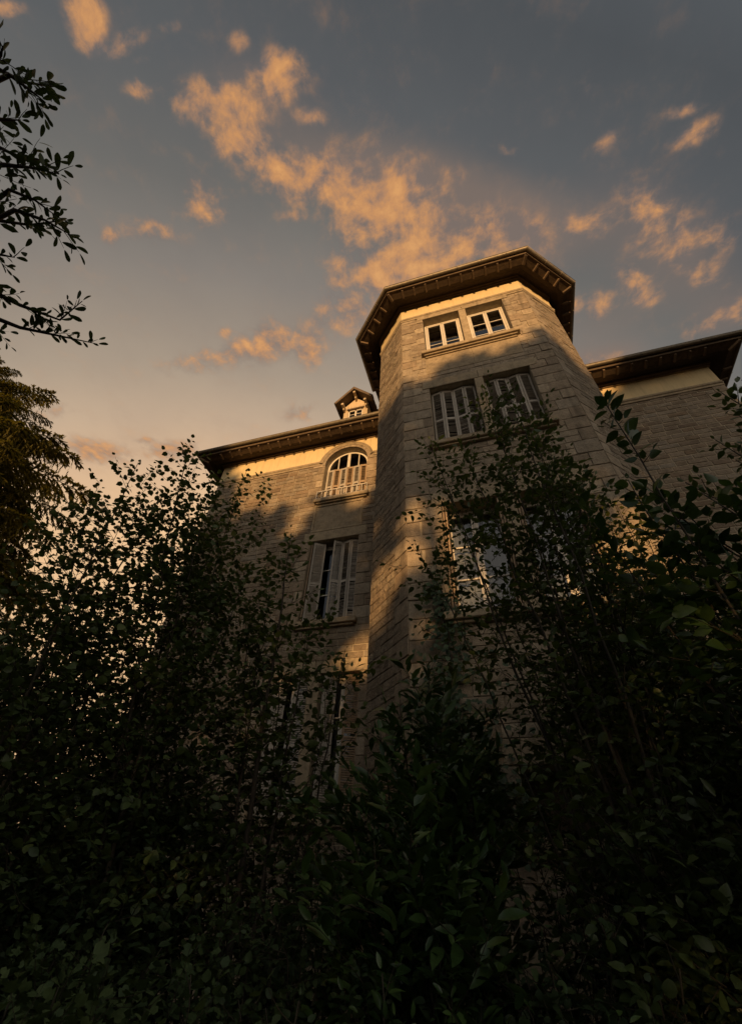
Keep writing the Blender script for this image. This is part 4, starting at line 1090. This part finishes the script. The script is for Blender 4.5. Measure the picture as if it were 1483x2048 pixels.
def plant(name, label, cat, base, leaders, shape, size, spacing, mat, seed, n_side=14, side_len=(0.25, 0.9), r0=0.02, start=0.25, twigs=3, elev=0.6, curl=0.2,
          droop=0.2, n_obj=120, obj_px=9.0, bark='stem', group=None, wob=0.02, spread=0.9, bow=0.25, obj_box=None, face=None, fill=0, fill_r=0.22):
    """a leafy plant: one stem object per leader, its side shoots, its largest leaves one by one and the rest as foliage"""
    base = Vector(base); root = empty(name, base, label, cat, group)
    pl = Plant(seed); r = pl.r
    for li, ld in enumerate(leaders):
        tip = Vector(ld[0]); rr = ld[1] if len(ld) > 1 and ld[1] else r0; st = ld[2] if len(ld) > 2 else start; ns = ld[3] if len(ld) > 3 else n_side
        b_ = base + Vector((r.uniform(-.12, .12), r.uniform(-.12, .12), 0)); b_.z = -0.05
        H = (tip - b_).length
        pts = pl.curve(b_, tip, Vector((r.uniform(-.1, .1), r.uniform(-.1, .1), bow * 0.3 * H)), 14, wob)
        mb = MB(); mb.tube(pts, rr, 0.003, 7 if rr > 0.012 else 5); stem = mb.build('stem', bark, root)
        tw = MB(); az = r.uniform(0, 6.28)
        for k in range(ns):
            t = st + (0.985 - st) * (k + r.uniform(-.3, .3) + 0.5) / ns; f = t * 14; i = min(int(f), 13); p = pts[i].lerp(pts[i + 1], f - i); tg = (pts[i + 1] - pts[i]).normalized()
            az += 2.4 + r.uniform(-.4, .4); hz = Vector((math.cos(az), math.sin(az), 0)); hz = (hz - tg * hz.dot(tg)).normalized()
            e_ = elev + r.uniform(-.25, .25); dv = hz * math.cos(e_) + tg * math.sin(e_)
            L_ = (side_len[0] + (side_len[1] - side_len[0]) * ((1 - t) / (1 - st)) ** 0.7) * r.uniform(0.65, 1.2)
            pl.shoot(tw, p, dv, L_, max(0.0028, rr * 0.35 * (1 - t) + 0.002), size, spacing, curl, max(0, int(round(twigs * L_ / side_len[1] + r.uniform(-.4, .4)))), droop, spread)
        pl.leaves_on(pts, 0.86, spacing, size, droop, spread)
        tw.build('side_shoots', bark, stem, kind='stuff')
    fm = MB(); n0 = len(pl.LP)
    while fill and len(pl.LP) - n0 < fill:              # the sprays of the inner twigs
        ld = r.choice(leaders); tip = Vector(ld[0]); st = ld[2] if len(ld) > 2 else start
        t = st * 0.6 + (0.93 - st * 0.6) * r.random() ** 0.8; c_ = base.lerp(tip, t); q = Vector((r.gauss(0, fill_r), r.gauss(0, fill_r), r.gauss(0, fill_r * .7))) * (1.25 - t)
        dv = q.normalized() * .8 + pl.rv(.5) + Vector((0, 0, .45))
        pl.shoot(fm, c_ + q, dv, r.uniform(1.6, 3.6) * size + .06, .0025, size, spacing * .72, curl, 0, droop, spread)
    if fm.v: fm.build('twigs', bark, root, kind='stuff')
    emit(pl, root, shape, mat, n_obj, obj_px, obj_box)
    return root
N_LEAF = [0]
def emit(pl, root, shape, mat, n_obj, obj_px, box=None):
    P = np.array(pl.LP); D = np.array(pl.LD); Nn = np.array(pl.LN); S = np.array(pl.LS)
    # leaves never pass through the walls
    x, y, z = projn(P); px = FPX * S / z
    ok = (x > 2) & (x < 1481) & (y > 2) & (y < 2046) & (px > obj_px)
    if box: ok &= (x > box[0]) & (x < box[2]) & (y > box[1]) & (y < box[3])
    idx = np.where(ok)[0]
    idx = idx[np.argsort(-px[idx])][:n_obj]
    one = np.zeros(len(P), bool); one[idx] = True
    leaf_objects(shape, P[one], D[one], Nn[one], S[one], mat, root)
    scatter_mesh('foliage', LT[shape], P[~one], D[~one], Nn[~one], S[~one], mat, root)
    N_LEAF[0] += len(P)

T = lambda px, py, dist, *a: (at(px, py, dist), *a)

# left: tall thin saplings whose tops stand against the sky
plant('sapling_tree', 'slender round-leaved sapling in front of the sky beside the left wing corner', 'tree', (-3.2, 2.7, 0),
      [T(277, 925, 5.6, .022, .42), T(330, 985, 5.6, .02, .42), T(190, 985, 5.7, .02, .45), T(235, 1065, 5.4, .018, .4), T(165, 1190, 5.6, .018, .42), T(300, 1120, 5.2, .018, .35), T(210, 1200, 5.3, .018, .35)],
      'round', 0.064, 0.044, 'leaf', 201, n_side=20, side_len=(0.18, 0.85), twigs=4, n_obj=300, obj_px=9, droop=0.45, fill=3800, fill_r=.36)
plant('sapling_tree', 'bushy round-leaved sapling covering the left corner of the house below the eave', 'tree', (-2.75, 3.35, 0),
      [T(376, 893, 6.0, .024, .40), T(425, 955, 5.9, .022, .36), T(400, 1010, 5.8, .02, .35), T(492, 945, 5.9, .016, .55, 9), T(460, 1080, 5.6, .02, .3), T(350, 1090, 5.6, .018, .3), T(505, 1130, 5.5, .016, .3), T(420, 1180, 5.3, .018, .3)],
      'round', 0.062, 0.043, 'leaf', 202, n_side=22, side_len=(0.16, 0.75), twigs=4, n_obj=280, obj_px=9, droop=0.45, fill=6500, fill_r=.36)
plant('sapling_tree', 'dark-stemmed young tree standing before the lower windows of the left wing', 'tree', (-1.85, 3.6, 0),
      [T(582, 1075, 5.2, .034, .42), T(540, 1170, 5.1, .02, .45), T(632, 1225, 4.9, .02, .45, 12), T(500, 1230, 5.0, .018, .4), T(690, 1300, 4.7, .014, .5, 10), T(560, 1320, 4.9, .016, .4), T(660, 1420, 4.6, .014, .4, 10)],
      'ovate', 0.085, 0.048, 'leaf', 203, n_side=17, side_len=(0.18, 0.62), twigs=3, n_obj=260, obj_px=11, bark='bark', fill=1800, fill_r=.26)
plant('laurel_bush', 'glossy long-leaved laurel bush in front of the tower base', 'bush', (-0.55, 3.25, 0),
      [T(852, 1325, 3.7), T(905, 1345, 3.7), T(800, 1400, 3.6), T(760, 1465, 3.6), T(870, 1420, 3.4), T(735, 1540, 3.5), T(940, 1430, 3.6), T(820, 1500, 3.3), T(700, 1600, 3.4), T(930, 1560, 3.2), T(850, 1600, 3.0), T(770, 1640, 3.0), T(980, 1500, 3.6), T(830, 1700, 2.6), T(900, 1720, 2.7)],
      'lance', 0.120, 0.036, 'laurel', 204, n_side=13, side_len=(0.12, 0.42), start=0.3, twigs=1, n_obj=300, obj_px=20, r0=0.016, droop=-0.15, spread=0.75, elev=0.75, fill=4200, fill_r=.26)
plant('birch_sapling', 'airy small-leaved sapling reaching up to the shuttered tower windows', 'tree', (0.62, 2.95, 0),
      [T(962, 775, 4.7, .014, .55, 16), T(1010, 765, 4.7, .014, .6, 14), T(860, 880, 4.6, .014, .55, 16), T(920, 880, 4.5, .016, .45), T(1000, 880, 4.5, .016, .45), T(1060, 850, 4.6, .014, .5), T(1120, 900, 4.6, .014, .5), T(880, 960, 4.4, .012, .6, 8), T(1000, 980, 4.3, .016, .4), T(1080, 980, 4.3, .016, .4), T(1060, 1090, 4.1, .014, .4), T(1130, 1030, 4.2, .014, .4), T(1160, 960, 4.4, .012, .45), T(1090, 930, 4.4, .012, .45), T(830, 1085, 4.2, .01, .7, 6), T(1000, 1180, 4.0, .014, .4)],
      'ovate', 0.062, 0.042, 'leaf', 205, n_side=18, side_len=(0.12, 0.52), twigs=3, n_obj=300, obj_px=11, droop=0.25, r0=0.014, fill=4600, fill_r=.25)
plant('laurel_shoot', 'broad-leaved upright laurel shoot crossing the right edge of the tower', 'bush', (1.15, 2.1, 0),
      [T(1205, 800, 3.05, .012, .42, 30), T(1255, 960, 2.9, .010, .5, 14), T(1150, 1000, 2.9, .010, .5, 12)],
      'ovate', 0.088, 0.028, 'laurel', 206, n_side=24, side_len=(0.05, 0.12), twigs=0, n_obj=260, obj_px=12, droop=-0.1, elev=0.5, start=0.45, wob=0.012)
plant('laurel_bush', 'large-leaved laurel bush in front of the right wing brickwork', 'bush', (1.95, 1.9, 0),
      [T(1300, 985, 2.75), T(1345, 1000, 2.7), T(1400, 985, 2.6), T(1440, 965, 2.6), T(1478, 1010, 2.6), T(1320, 1080, 2.6), T(1400, 1100, 2.5), T(1460, 1110, 2.5), T(1270, 1120, 2.7)],
      'ovate', 0.088, 0.034, 'laurel', 207, n_side=14, side_len=(0.06, 0.2), twigs=0, n_obj=280, obj_px=16, droop=0.0, elev=0.6, start=0.45, r0=0.011, fill=1100, fill_r=.18)
plant('privet_bush', 'wispy small-leaved privet with thin upright twigs beside the right wing corner', 'bush', (2.75, 2.35, 0),
      [T(1440, 785, 3.5, .01, .45), T(1475, 830, 3.5, .01, .45), T(1430, 880, 3.4, .009, .5), T(1470, 920, 3.3, .009, .45), T(1445, 985, 3.2, .009, .5), T(1370, 965, 3.3, .007, .65, 8), T(1482, 760, 3.6, .01, .4), T(1500, 880, 3.3, .01, .4)],
      'ovate', 0.055, 0.030, 'leaf', 208, n_side=17, side_len=(0.08, 0.3), twigs=2, n_obj=200, obj_px=9, elev=0.8, droop=0.0, r0=0.009)
plant('golden_shrub', 'yellow-green shrub catching the low sun against the tower flank', 'shrub', (1.75, 4.75, 0),
      [T(1232, 1010, 5.9), T(1275, 1035, 5.9), T(1195, 1065, 5.8), T(1310, 1090, 5.8), T(1240, 1120, 5.6), T(1150, 1210, 5.4), T(1130, 1260, 5.3), T(1200, 1220, 5.4), T(1290, 1180, 5.5), T(1100, 1330, 5.2), T(1180, 1330, 5.2)],
      'ovate', 0.085, 0.05, 'gold', 209, n_side=18, side_len=(0.15, 0.55), twigs=3, n_obj=220, obj_px=9, start=0.3, r0=0.016, fill=4200, fill_r=.34)
plant('thicket_bush', 'dense dark thicket filling the ground before the right wing', 'bush', (1.75, 3.05, 0),
      [T(x, y, 3.9) for x, y in ((1215, 1140), (1280, 1160), (1350, 1150), (1420, 1130), (1478, 1150), (1160, 1270), (1100, 1380), (1240, 1280), (1330, 1270), (1410, 1260), (1470, 1280), (1190, 1430), (1290, 1420), (1390, 1410), (1470, 1420), (1110, 1500), (1250, 1560), (1350, 1560), (1450, 1560))],
      'lance', 0.095, 0.040, 'thicket', 210, n_side=18, side_len=(0.14, 0.55), twigs=2, n_obj=300, obj_px=14, start=0.22, r0=0.012, fill=13000, fill_r=.36)
plant('thicket_bush', 'low dark thicket under the bottom right of the tower with bare stems', 'bush', (1.2, 2.3, 0),
      [T(x, y, 2.7) for x, y in ((1250, 1620), (1330, 1640), (1410, 1600), (1470, 1640), (1290, 1760), (1380, 1760), (1460, 1780), (1330, 1880), (1430, 1880), (1140, 1560), (1190, 1640), (1240, 1850))],
      'ovate', 0.066, 0.042, 'thicket', 211, n_side=13, side_len=(0.1, 0.38), twigs=2, n_obj=120, obj_px=14, start=0.25, r0=0.010, fill=6000, fill_r=.3)
# left: the dark hedge mass
hp = [(20, 1250), (75, 1230), (130, 1270), (180, 1330), (240, 1360), (330, 1390), (40, 1330), (10, 1400), (90, 1400), (160, 1430), (230, 1470), (300, 1500), (350, 1440), (60, 1500), (150, 1540), (250, 1580), (340, 1600), (410, 1560), (20, 1620), (120, 1650), (220, 1690), (320, 1720), (430, 1680)]
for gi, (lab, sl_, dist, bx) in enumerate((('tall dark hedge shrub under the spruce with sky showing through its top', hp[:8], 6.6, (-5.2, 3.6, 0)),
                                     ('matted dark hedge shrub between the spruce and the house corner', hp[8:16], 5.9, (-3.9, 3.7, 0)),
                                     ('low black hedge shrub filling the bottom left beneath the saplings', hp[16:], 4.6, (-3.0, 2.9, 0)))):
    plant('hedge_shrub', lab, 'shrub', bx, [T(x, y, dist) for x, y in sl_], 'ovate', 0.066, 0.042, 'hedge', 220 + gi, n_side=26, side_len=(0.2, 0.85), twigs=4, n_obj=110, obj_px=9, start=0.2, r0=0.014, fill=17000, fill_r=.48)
# mid ground behind the saplings, at the foot of the left wing
plant('elder_bush', 'loose elder bush at the foot of the left wing under the plinth ledge', 'bush', (-2.3, 4.6, 0),
      [T(x, y, 5.2) for x, y in ((430, 1400), (470, 1480), (520, 1560), (600, 1620), (660, 1560), (400, 1560), (560, 1700), (640, 1720), (460, 1690))],
      'ovate', 0.08, 0.05, 'hedge', 231, n_side=13, side_len=(0.15, 0.5), twigs=2, n_obj=120, obj_px=11, start=0.3, r0=0.014, fill=2200, fill_r=.34)
# undergrowth: separate clumps along the bottom of the picture
und = [(-2.35, 2.2, 1.5, 'nettle', 'lobed', .11, 'bramble clump with lobed leaves in the bottom left corner'), (-1.75, 2.05, 1.25, 'nettle', 'lobed', .12, 'pale mugwort clump with jagged leaves at the bottom left edge'),
       (-1.25, 2.25, 1.35, 'nettle', 'round', .095, 'ivy-leaved bramble clump below the dark-stemmed young tree'), (-0.75, 2.15, 1.5, 'hedge', 'ovate', .09, 'leafy bramble clump below the laurel bush'),
       (-0.25, 2.0, 1.45, 'laurel', 'lance', .13, 'young laurel clump with upright leaves at the bottom centre'), (0.2, 2.2, 1.6, 'hedge', 'round', .085, 'round-leaved bramble clump at the foot of the tower'),
       (0.75, 1.95, 1.35, 'hedge', 'ovate', .09, 'thin dark weed clump at the bottom right edge'), (-2.9, 3.1, 1.9, 'hedge', 'lobed', .11, 'tall nettle clump under the dark hedge'), (-1.6, 3.0, 1.75, 'nettle', 'lobed', .10, 'tall nettle clump before the plinth of the left wing'),
       (-0.9, 2.75, 1.95, 'hedge', 'ovate', .10, 'tall bramble clump left of the laurel bush'), (0.25, 2.9, 2.2, 'hedge', 'ovate', .085, 'leafy bramble clump hiding the tower plinth')]
for i, (x, y, h, mt, shp, sz, lab) in enumerate(und):
    r_ = random.Random(300 + i)
    plant('bramble_clump' if i not in (1, 4) else ('mugwort_clump' if i == 1 else 'laurel_clump'), lab, 'plant', (x, y + .35, 0),
          [((x + r_.uniform(-.5, .5), y + .35 + r_.uniform(-.4, .4), h * r_.uniform(.72, 1.05)), 0.005) for _ in range(16)], shp, sz * .55, 0.036, mt, 310 + i,
          n_side=10, side_len=(0.10, 0.36), twigs=1, n_obj=60, obj_px=22, start=0.2, r0=0.005, droop=0.2, fill=1900, fill_r=.25)

# ivy climbing the tower wall
ivy = empty('wall_ivy', (-0.62, 5.36, 1.0), 'dark ivy climbing the tower wall below the third-row window', 'ivy')
pl = Plant(400)
for path in (((865, 1165), (885, 1230), (900, 1310), (905, 1400), (930, 1500), (960, 1600), (1000, 1700)), ((905, 1400), (880, 1460), (890, 1560), (940, 1680)), ((930, 1500), (985, 1560), (1010, 1640))):
    pts = []
    for (px, py) in path:
        d_ = ray(px, py); t_ = (YT - 0.035) / d_[1]; q = Vector(CAMP + d_ * t_)
        if q.x < XL: q.y = YT - 0.035 + (XL - q.x)
        pts.append(q)
    mb = MB(); mb.tube(pts, 0.012, 0.004, 5); mb.build('stem', 'bark', ivy)
    L_ = sum((b - a).length for a, b in zip(pts, pts[1:]))
    for i in range(int(L_ * 210)):
        t = pl.r.random() * (len(pts) - 1); k = min(int(t), len(pts) - 2); c = pts[k].lerp(pts[k + 1], t - k)
        wd = 0.06 + 0.22 * min(1.0, t / 3.0); c = c + Vector((pl.r.gauss(0, wd), -abs(pl.r.gauss(0.03, .05)), pl.r.gauss(0, .1)))
        if c.x < XL: c.y += (XL - c.x)
        pl.LP.append(c); pl.LD.append(Vector((pl.r.uniform(-.8, .8), -0.35, -0.8))); pl.LN.append(Vector((pl.r.uniform(-.4, .4), -1, .5))); pl.LS.append(pl.r.uniform(.05, .085))
emit(pl, ivy, 'round', 'hedge', 120, 9)

# ---------------------------------------------------------------- overhanging tree at the left edge
ov = empty('broadleaf_tree', (-6.3, -0.6, 0), 'dark leafy tree leaning in from the left edge of the sky', 'tree')
pl = Plant(500)
tr = [Vector((-6.3, -0.6, -0.1)), Vector((-6.2, -0.5, 2.0)), Vector((-6.1, -0.45, 4.2)), Vector((-6.2, -0.3, 6.3)), Vector((-6.3, -0.3, 8.5))]
mb = MB(); mb.tube(tr, 0.16, 0.05, 9); mb.build('trunk', 'bark', ov)
DS = 6.2
limbs = [((-60, 560), (40, 610), (120, 640), (165, 602), .9), ((-50, 620), (40, 655), (120, 672), (195, 688), .7), ((-70, 470), (30, 420), (90, 440), (142, 470), .9), ((-60, 440), (20, 380), (70, 400), (110, 430), .8),
         ((-70, 330), (10, 330), (60, 335), (118, 348), 1.0), ((-70, 300), (-10, 290), (40, 315), (85, 320), 1.0), ((-60, 240), (-20, 235), (10, 240), (42, 240), .5), ((-60, 150), (0, 140), (50, 165), (105, 172), .9), ((-50, 180), (20, 150), (60, 180), (92, 205), .7),
         ((-40, 120), (-10, 125), (2, 110), (6, 92), .3), ((-70, 520), (-20, 505), (5, 510), (30, 515), .6), ((-70, 420), (-10, 440), (60, 450), (130, 440), .7), ((-60, 690), (-40, 590), (-10, 570), (5, 600), .4)]
for (p0, p1, p2, p3, dn) in limbs:
    dd_ = DS + pl.r.uniform(-.35, .35)
    a, b_, c, d_ = at(*p0, dd_), at(*p1, dd_ - .05), at(*p2, dd_ - .1), at(*p3, dd_ - .15)
    k = min(range(len(tr)), key=lambda i: (tr[i] - a).length); root_ = tr[k]
    pts = [root_, root_.lerp(a, 0.5) + Vector((0, 0, .15)), a, a.lerp(b_, .5), b_, b_.lerp(c, .5), c, c.lerp(d_, .5), d_]
    mb = MB(); mb.tube(pts, 0.035, 0.004, 6); br_ = mb.build('branch', 'bark', ov)
    tw = MB(); seg = pts[2:]; n_ = max(3, int(6 * dn))
    for j in range(n_):
        t = 0.0 + (j + pl.r.random()) / n_ * 0.98; f = t * 6; i = min(int(f), 5); p = seg[i].lerp(seg[i + 1], f - i); tg = (seg[i + 1] - seg[i]).normalized()
        sd = tg.cross(pl.rv(1)).normalized(); dv = tg * .8 + sd * .75 + Vector((0, 0, .15))
        pl.shoot(tw, p, dv, pl.r.uniform(.14, .34) * (1.15 - .5 * t), .005, .118, .046, .1, 1 if t < .7 else 0, .05, .7)
    pl.leaves_on(seg, .35, .05, .118, 0.0, .7)
    tw.build('side_shoots', 'bark', br_, kind='stuff')
LT['oblong'] = leaf_template([(0.25, 0.15), (0.7, 0.19)], 0.25, 0.12); LTF['oblong'] = leaf_template([(0.10, 0.07), (0.3, 0.14), (0.55, 0.18), (0.76, 0.18), (0.92, 0.10)], 0.25, 0.14)
emit(pl, ov, 'oblong', 'hedge', 300, 9)

# ---------------------------------------------------------------- the spruce
SPT = at(14, 752, 20.6); SPB = Vector((SPT.x - 1.93, SPT.y - 0.51, 0)); H = SPT.z + 1.5
spr = empty('spruce_tree', SPB, 'tall spruce with drooping boughs lit golden at the left edge', 'tree')
mb = MB(); mb.tube([SPB + Vector((0, 0, -.2)), SPB + Vector((.05, 0, H * .4)), SPB + Vector((0, .05, H * .8)), SPB + Vector((0, 0, H))], .30, .02, 9); mb.build('trunk', 'bark', spr)
def bough(seed):
    """a spruce bough one metre long along +y: axis, side twigs, needle blades"""
    r = random.Random(seed); v = []; f = []
    def blade(p, d_, L_, w, nrm):
        x = d_.cross(nrm).normalized(); k = len(v)
        v.extend([tuple(p - x * w * .3), tuple(p + x * w * .3), tuple(p + d_ * L_ * .55 + x * w * .5), tuple(p + d_ * L_), tuple(p + d_ * L_ * .55 - x * w * .5)])
        f.append((k, k + 1, k + 2, k + 3, k + 4))
    ax = [Vector((r.uniform(-.01, .01), t, -.34 * t * t + .10 * t ** 4)) for t in np.linspace(0, 1, 9)]
    for i in range(8):
        k = len(v); p, q = ax[i], ax[i + 1]; w = .012 * (1 - i / 9)
        v.extend([tuple(p + Vector((-w, 0, 0))), tuple(p + Vector((w, 0, 0))), tuple(q + Vector((w * .8, 0, 0))), tuple(q + Vector((-w * .8, 0, 0)))]); f.append((k, k + 1, k + 2, k + 3))
    for i in range(52):
        t = .08 + .90 * i / 51; fk = t * 8; j = min(int(fk), 7); p = ax[j].lerp(ax[j + 1], fk - j); sgn = 1 if i % 2 else -1
        L_ = (.36 * (1 - t) + .06) * r.uniform(.6, 1.15)
        d0 = Vector((sgn * .85, .62, r.uniform(-.35, -.05))).normalized()
        q = p
        for s_ in range(5):
            d1 = (d0 + Vector((r.uniform(-.12, .12), r.uniform(-.1, .1), -.16 * s_))).normalized(); step = L_ / 5
            for m_ in range(8):
                nd = (d1 + Vector((r.uniform(-.75, .75), r.uniform(-.6, .6), r.uniform(-.55, .4)))).normalized()
                blade(q + d1 * step * m_ / 8, nd, r.uniform(.022, .044), .0085, Vector((r.uniform(-.5, .5), r.uniform(-.5, .5), 1)))
            q = q + d1 * step
        if r.random() < .6:                      # a hanging tassel
            q0 = p
            for m_ in range(10): blade(q0 + Vector((sgn * .02 * m_ * .3, 0, -.022 * m_)), Vector((r.uniform(-.6, .6), r.uniform(-.6, .6), -1)).normalized(), .034, .007, Vector((r.uniform(-1, 1), r.uniform(-1, 1), .2)))
    me = bpy.data.meshes.new('bough'); me.from_pydata(v, [], f); me.materials.append(M['needle']); return me
BM = [bough(600 + i) for i in range(5)]
r = random.Random(77); z = 1.2; k = 0
while z < H - .15:
    t = z / H; L_ = float(np.interp(H - z, [0, .3, 1, 2.4, 3, 4.3, 8, 16], [.3, 1.1, 2.6, 4.8, 5.8, 6.5, 7.0, 6.5])); n_ = 11 if t < .9 else 8
    for j in range(n_):
        a_ = 2 * PI * (j + r.random() * .8) / n_ + z * 1.3
        o = bpy.data.objects.new('bough', BM[k % 5]); link(o, spr); k += 1
        place(o, spr, SPB + Vector((0, 0, z + r.uniform(-.15, .15)))); s_ = L_ * r.uniform(.64, .97)
        o.rotation_euler = (r.uniform(-.10, .15) + .35 * max(0, t - .6), r.uniform(-.15, .15), a_); o.scale = (max(s_ * .9, .6), max(s_, .4), max(s_ * .95, .7))
    z += .46 * (1 - .35 * t)

# ---------------------------------------------------------------- the trees behind the camera whose shade lies on the house
TOP = [(-16, 4), (-12, 3.5), (-9.4, 5.5), (-8.6, 13.0), (-7.4, 13.0), (-6.95, 11.0), (-6.7, 10.4), (-6.0, 10.0), (-4.8, 10.3), (-4.1, 10.3), (-3.4, 9.9), (-2.7, 9.8), (-2.2, 10.3), (-1.7, 10.8), (-1.15, 10.85), (-.8, 11.15), (.7, 11.35), (1.7, 11.6), (2.2, 11.6),
       (2.6, 10.8), (3.1, 11.0), (3.6, 11.9), (4.3, 12.1), (4.8, 13.2), (5.3, 14.0), (7.5, 14.6), (9.5, 12), (12, 9), (16, 6)]
GAPS = [[(-2.75, 5.15), (-2.2, 5.1), (-1.75, 5.0), (-1.3, 5.35), (-.95, 5.8), (-.7, 5.15), (-.3, 4.8), (-.22, 5.2), (-.30, 6.65), (-.55, 6.85), (-1.05, 6.8), (-1.75, 6.1), (-2.3, 5.75), (-2.75, 5.75)],
        [(1.7, 4.8), (2.5, 4.9), (2.8, 5.5), (2.3, 6.1), (1.9, 6.0), (1.55, 5.4)], [(.9, 4.6), (1.45, 4.5), (1.5, 5.2), (.95, 5.2)], [(-4.85, 9.1), (-4.35, 9.1), (-4.1, 10.1), (-4.6, 10.1)]]
def inpoly(x, z, P_):
    c = np.zeros(len(x), bool); n = len(P_)
    for i in range(n):
        (x0, z0), (x1, z1) = P_[i], P_[(i + 1) % n]
        cond = ((z0 > z) != (z1 > z)); xx = x0 + (z - z0) / ((z1 - z0) if z1 != z0 else 1e-9) * (x1 - x0)
        c ^= cond & (x < xx)
    return c
g_ = np.random.default_rng(9)
N_ = 62000
X = g_.uniform(-15, 14, N_); Y = g_.uniform(-23, -17, N_); fr_ = g_.uniform(0, 1, N_)
t_ = (6.0 - Y) / -SDIR.y * -1                      # along the sun's path to the house front
k_ = (6.0 - Y)
xf = X - k_ * (SDIR.x / -SDIR.y); dzf = k_ * (SDIR.z / -SDIR.y)
topz = np.interp(xf, [a for a, b in TOP], [b for a, b in TOP])
Zf = fr_ ** 0.85 * 15.0; Zc = Zf + dzf
nz = 0.28 * np.sin(xf * 3.1 + 1) + 0.22 * np.sin(xf * 7.3 + Zf * 2)
keep = (Zf < topz + nz * 0.8 - 0.15) & ~np.any([inpoly(xf + ox, Zf + oz, q) for q in GAPS for ox, oz in ((0, 0), (.16, 0), (-.16, 0), (0, .16), (0, -.16))], axis=0)
low_ = g_.uniform(0, 1, N_) < 0.5
Zc = np.where(~keep & low_ & (Zf > topz), g_.uniform(0, 2.2, N_), Zc); keep |= (~keep & low_ & (Zf > topz))
P_ = np.stack([X, Y, Zc], 1)[keep]
D_ = norm(g_.normal(size=(len(P_), 3))); N2 = norm(g_.normal(size=(len(P_), 3)) + np.array([0, -1.0, 0.4])); S_ = g_.uniform(.22, .34, len(P_))
xt = [(-10.2, 'wide oak standing behind the viewer, farthest along the garden edge'), (-4.6, 'bushy oak standing behind the viewer opposite the left wing'), (1.0, 'tall oak standing behind the viewer opposite the tower, with a gap in its crown'), (6.6, 'tallest oak standing behind the viewer opposite the right wing')]
own = np.argmin(np.abs(P_[:, 0, None] - np.array([a for a, b in xt])[None]), 1)
for i, (x, lab) in enumerate(xt):
    tr_ = empty('oak_tree', (x, -20.0, 0), lab, 'tree', 'oaks along the garden edge')
    mb = MB(); top_ = float(P_[own == i][:, 2].max()) * .8
    mb.tube([(x, -20.0, -.2), (x + .1, -19.9, top_ * .4), (x, -20.0, top_)], .38, .08, 9); mb.build('trunk', 'bark', tr_)
    for j in range(6):
        mb = MB(); z0 = top_ * (.3 + .1 * j); a_ = j * 2.4; mb.tube([(x, -20.0, z0), (x + 1.3 * math.cos(a_), -20.0 + 1.3 * math.sin(a_), z0 + .9), (x + 2.3 * math.cos(a_), -20.0 + 2.3 * math.sin(a_), z0 + 2.0)], .12, .03, 6); mb.build('branch', 'bark', tr_)
    q = own == i
    scatter_mesh('crown', LT['ovate'], P_[q], D_[q], N2[q], S_[q] * 1.5, 'leaf', tr_)

print('leaves', N_LEAF[0], 'objects', len(bpy.data.objects))
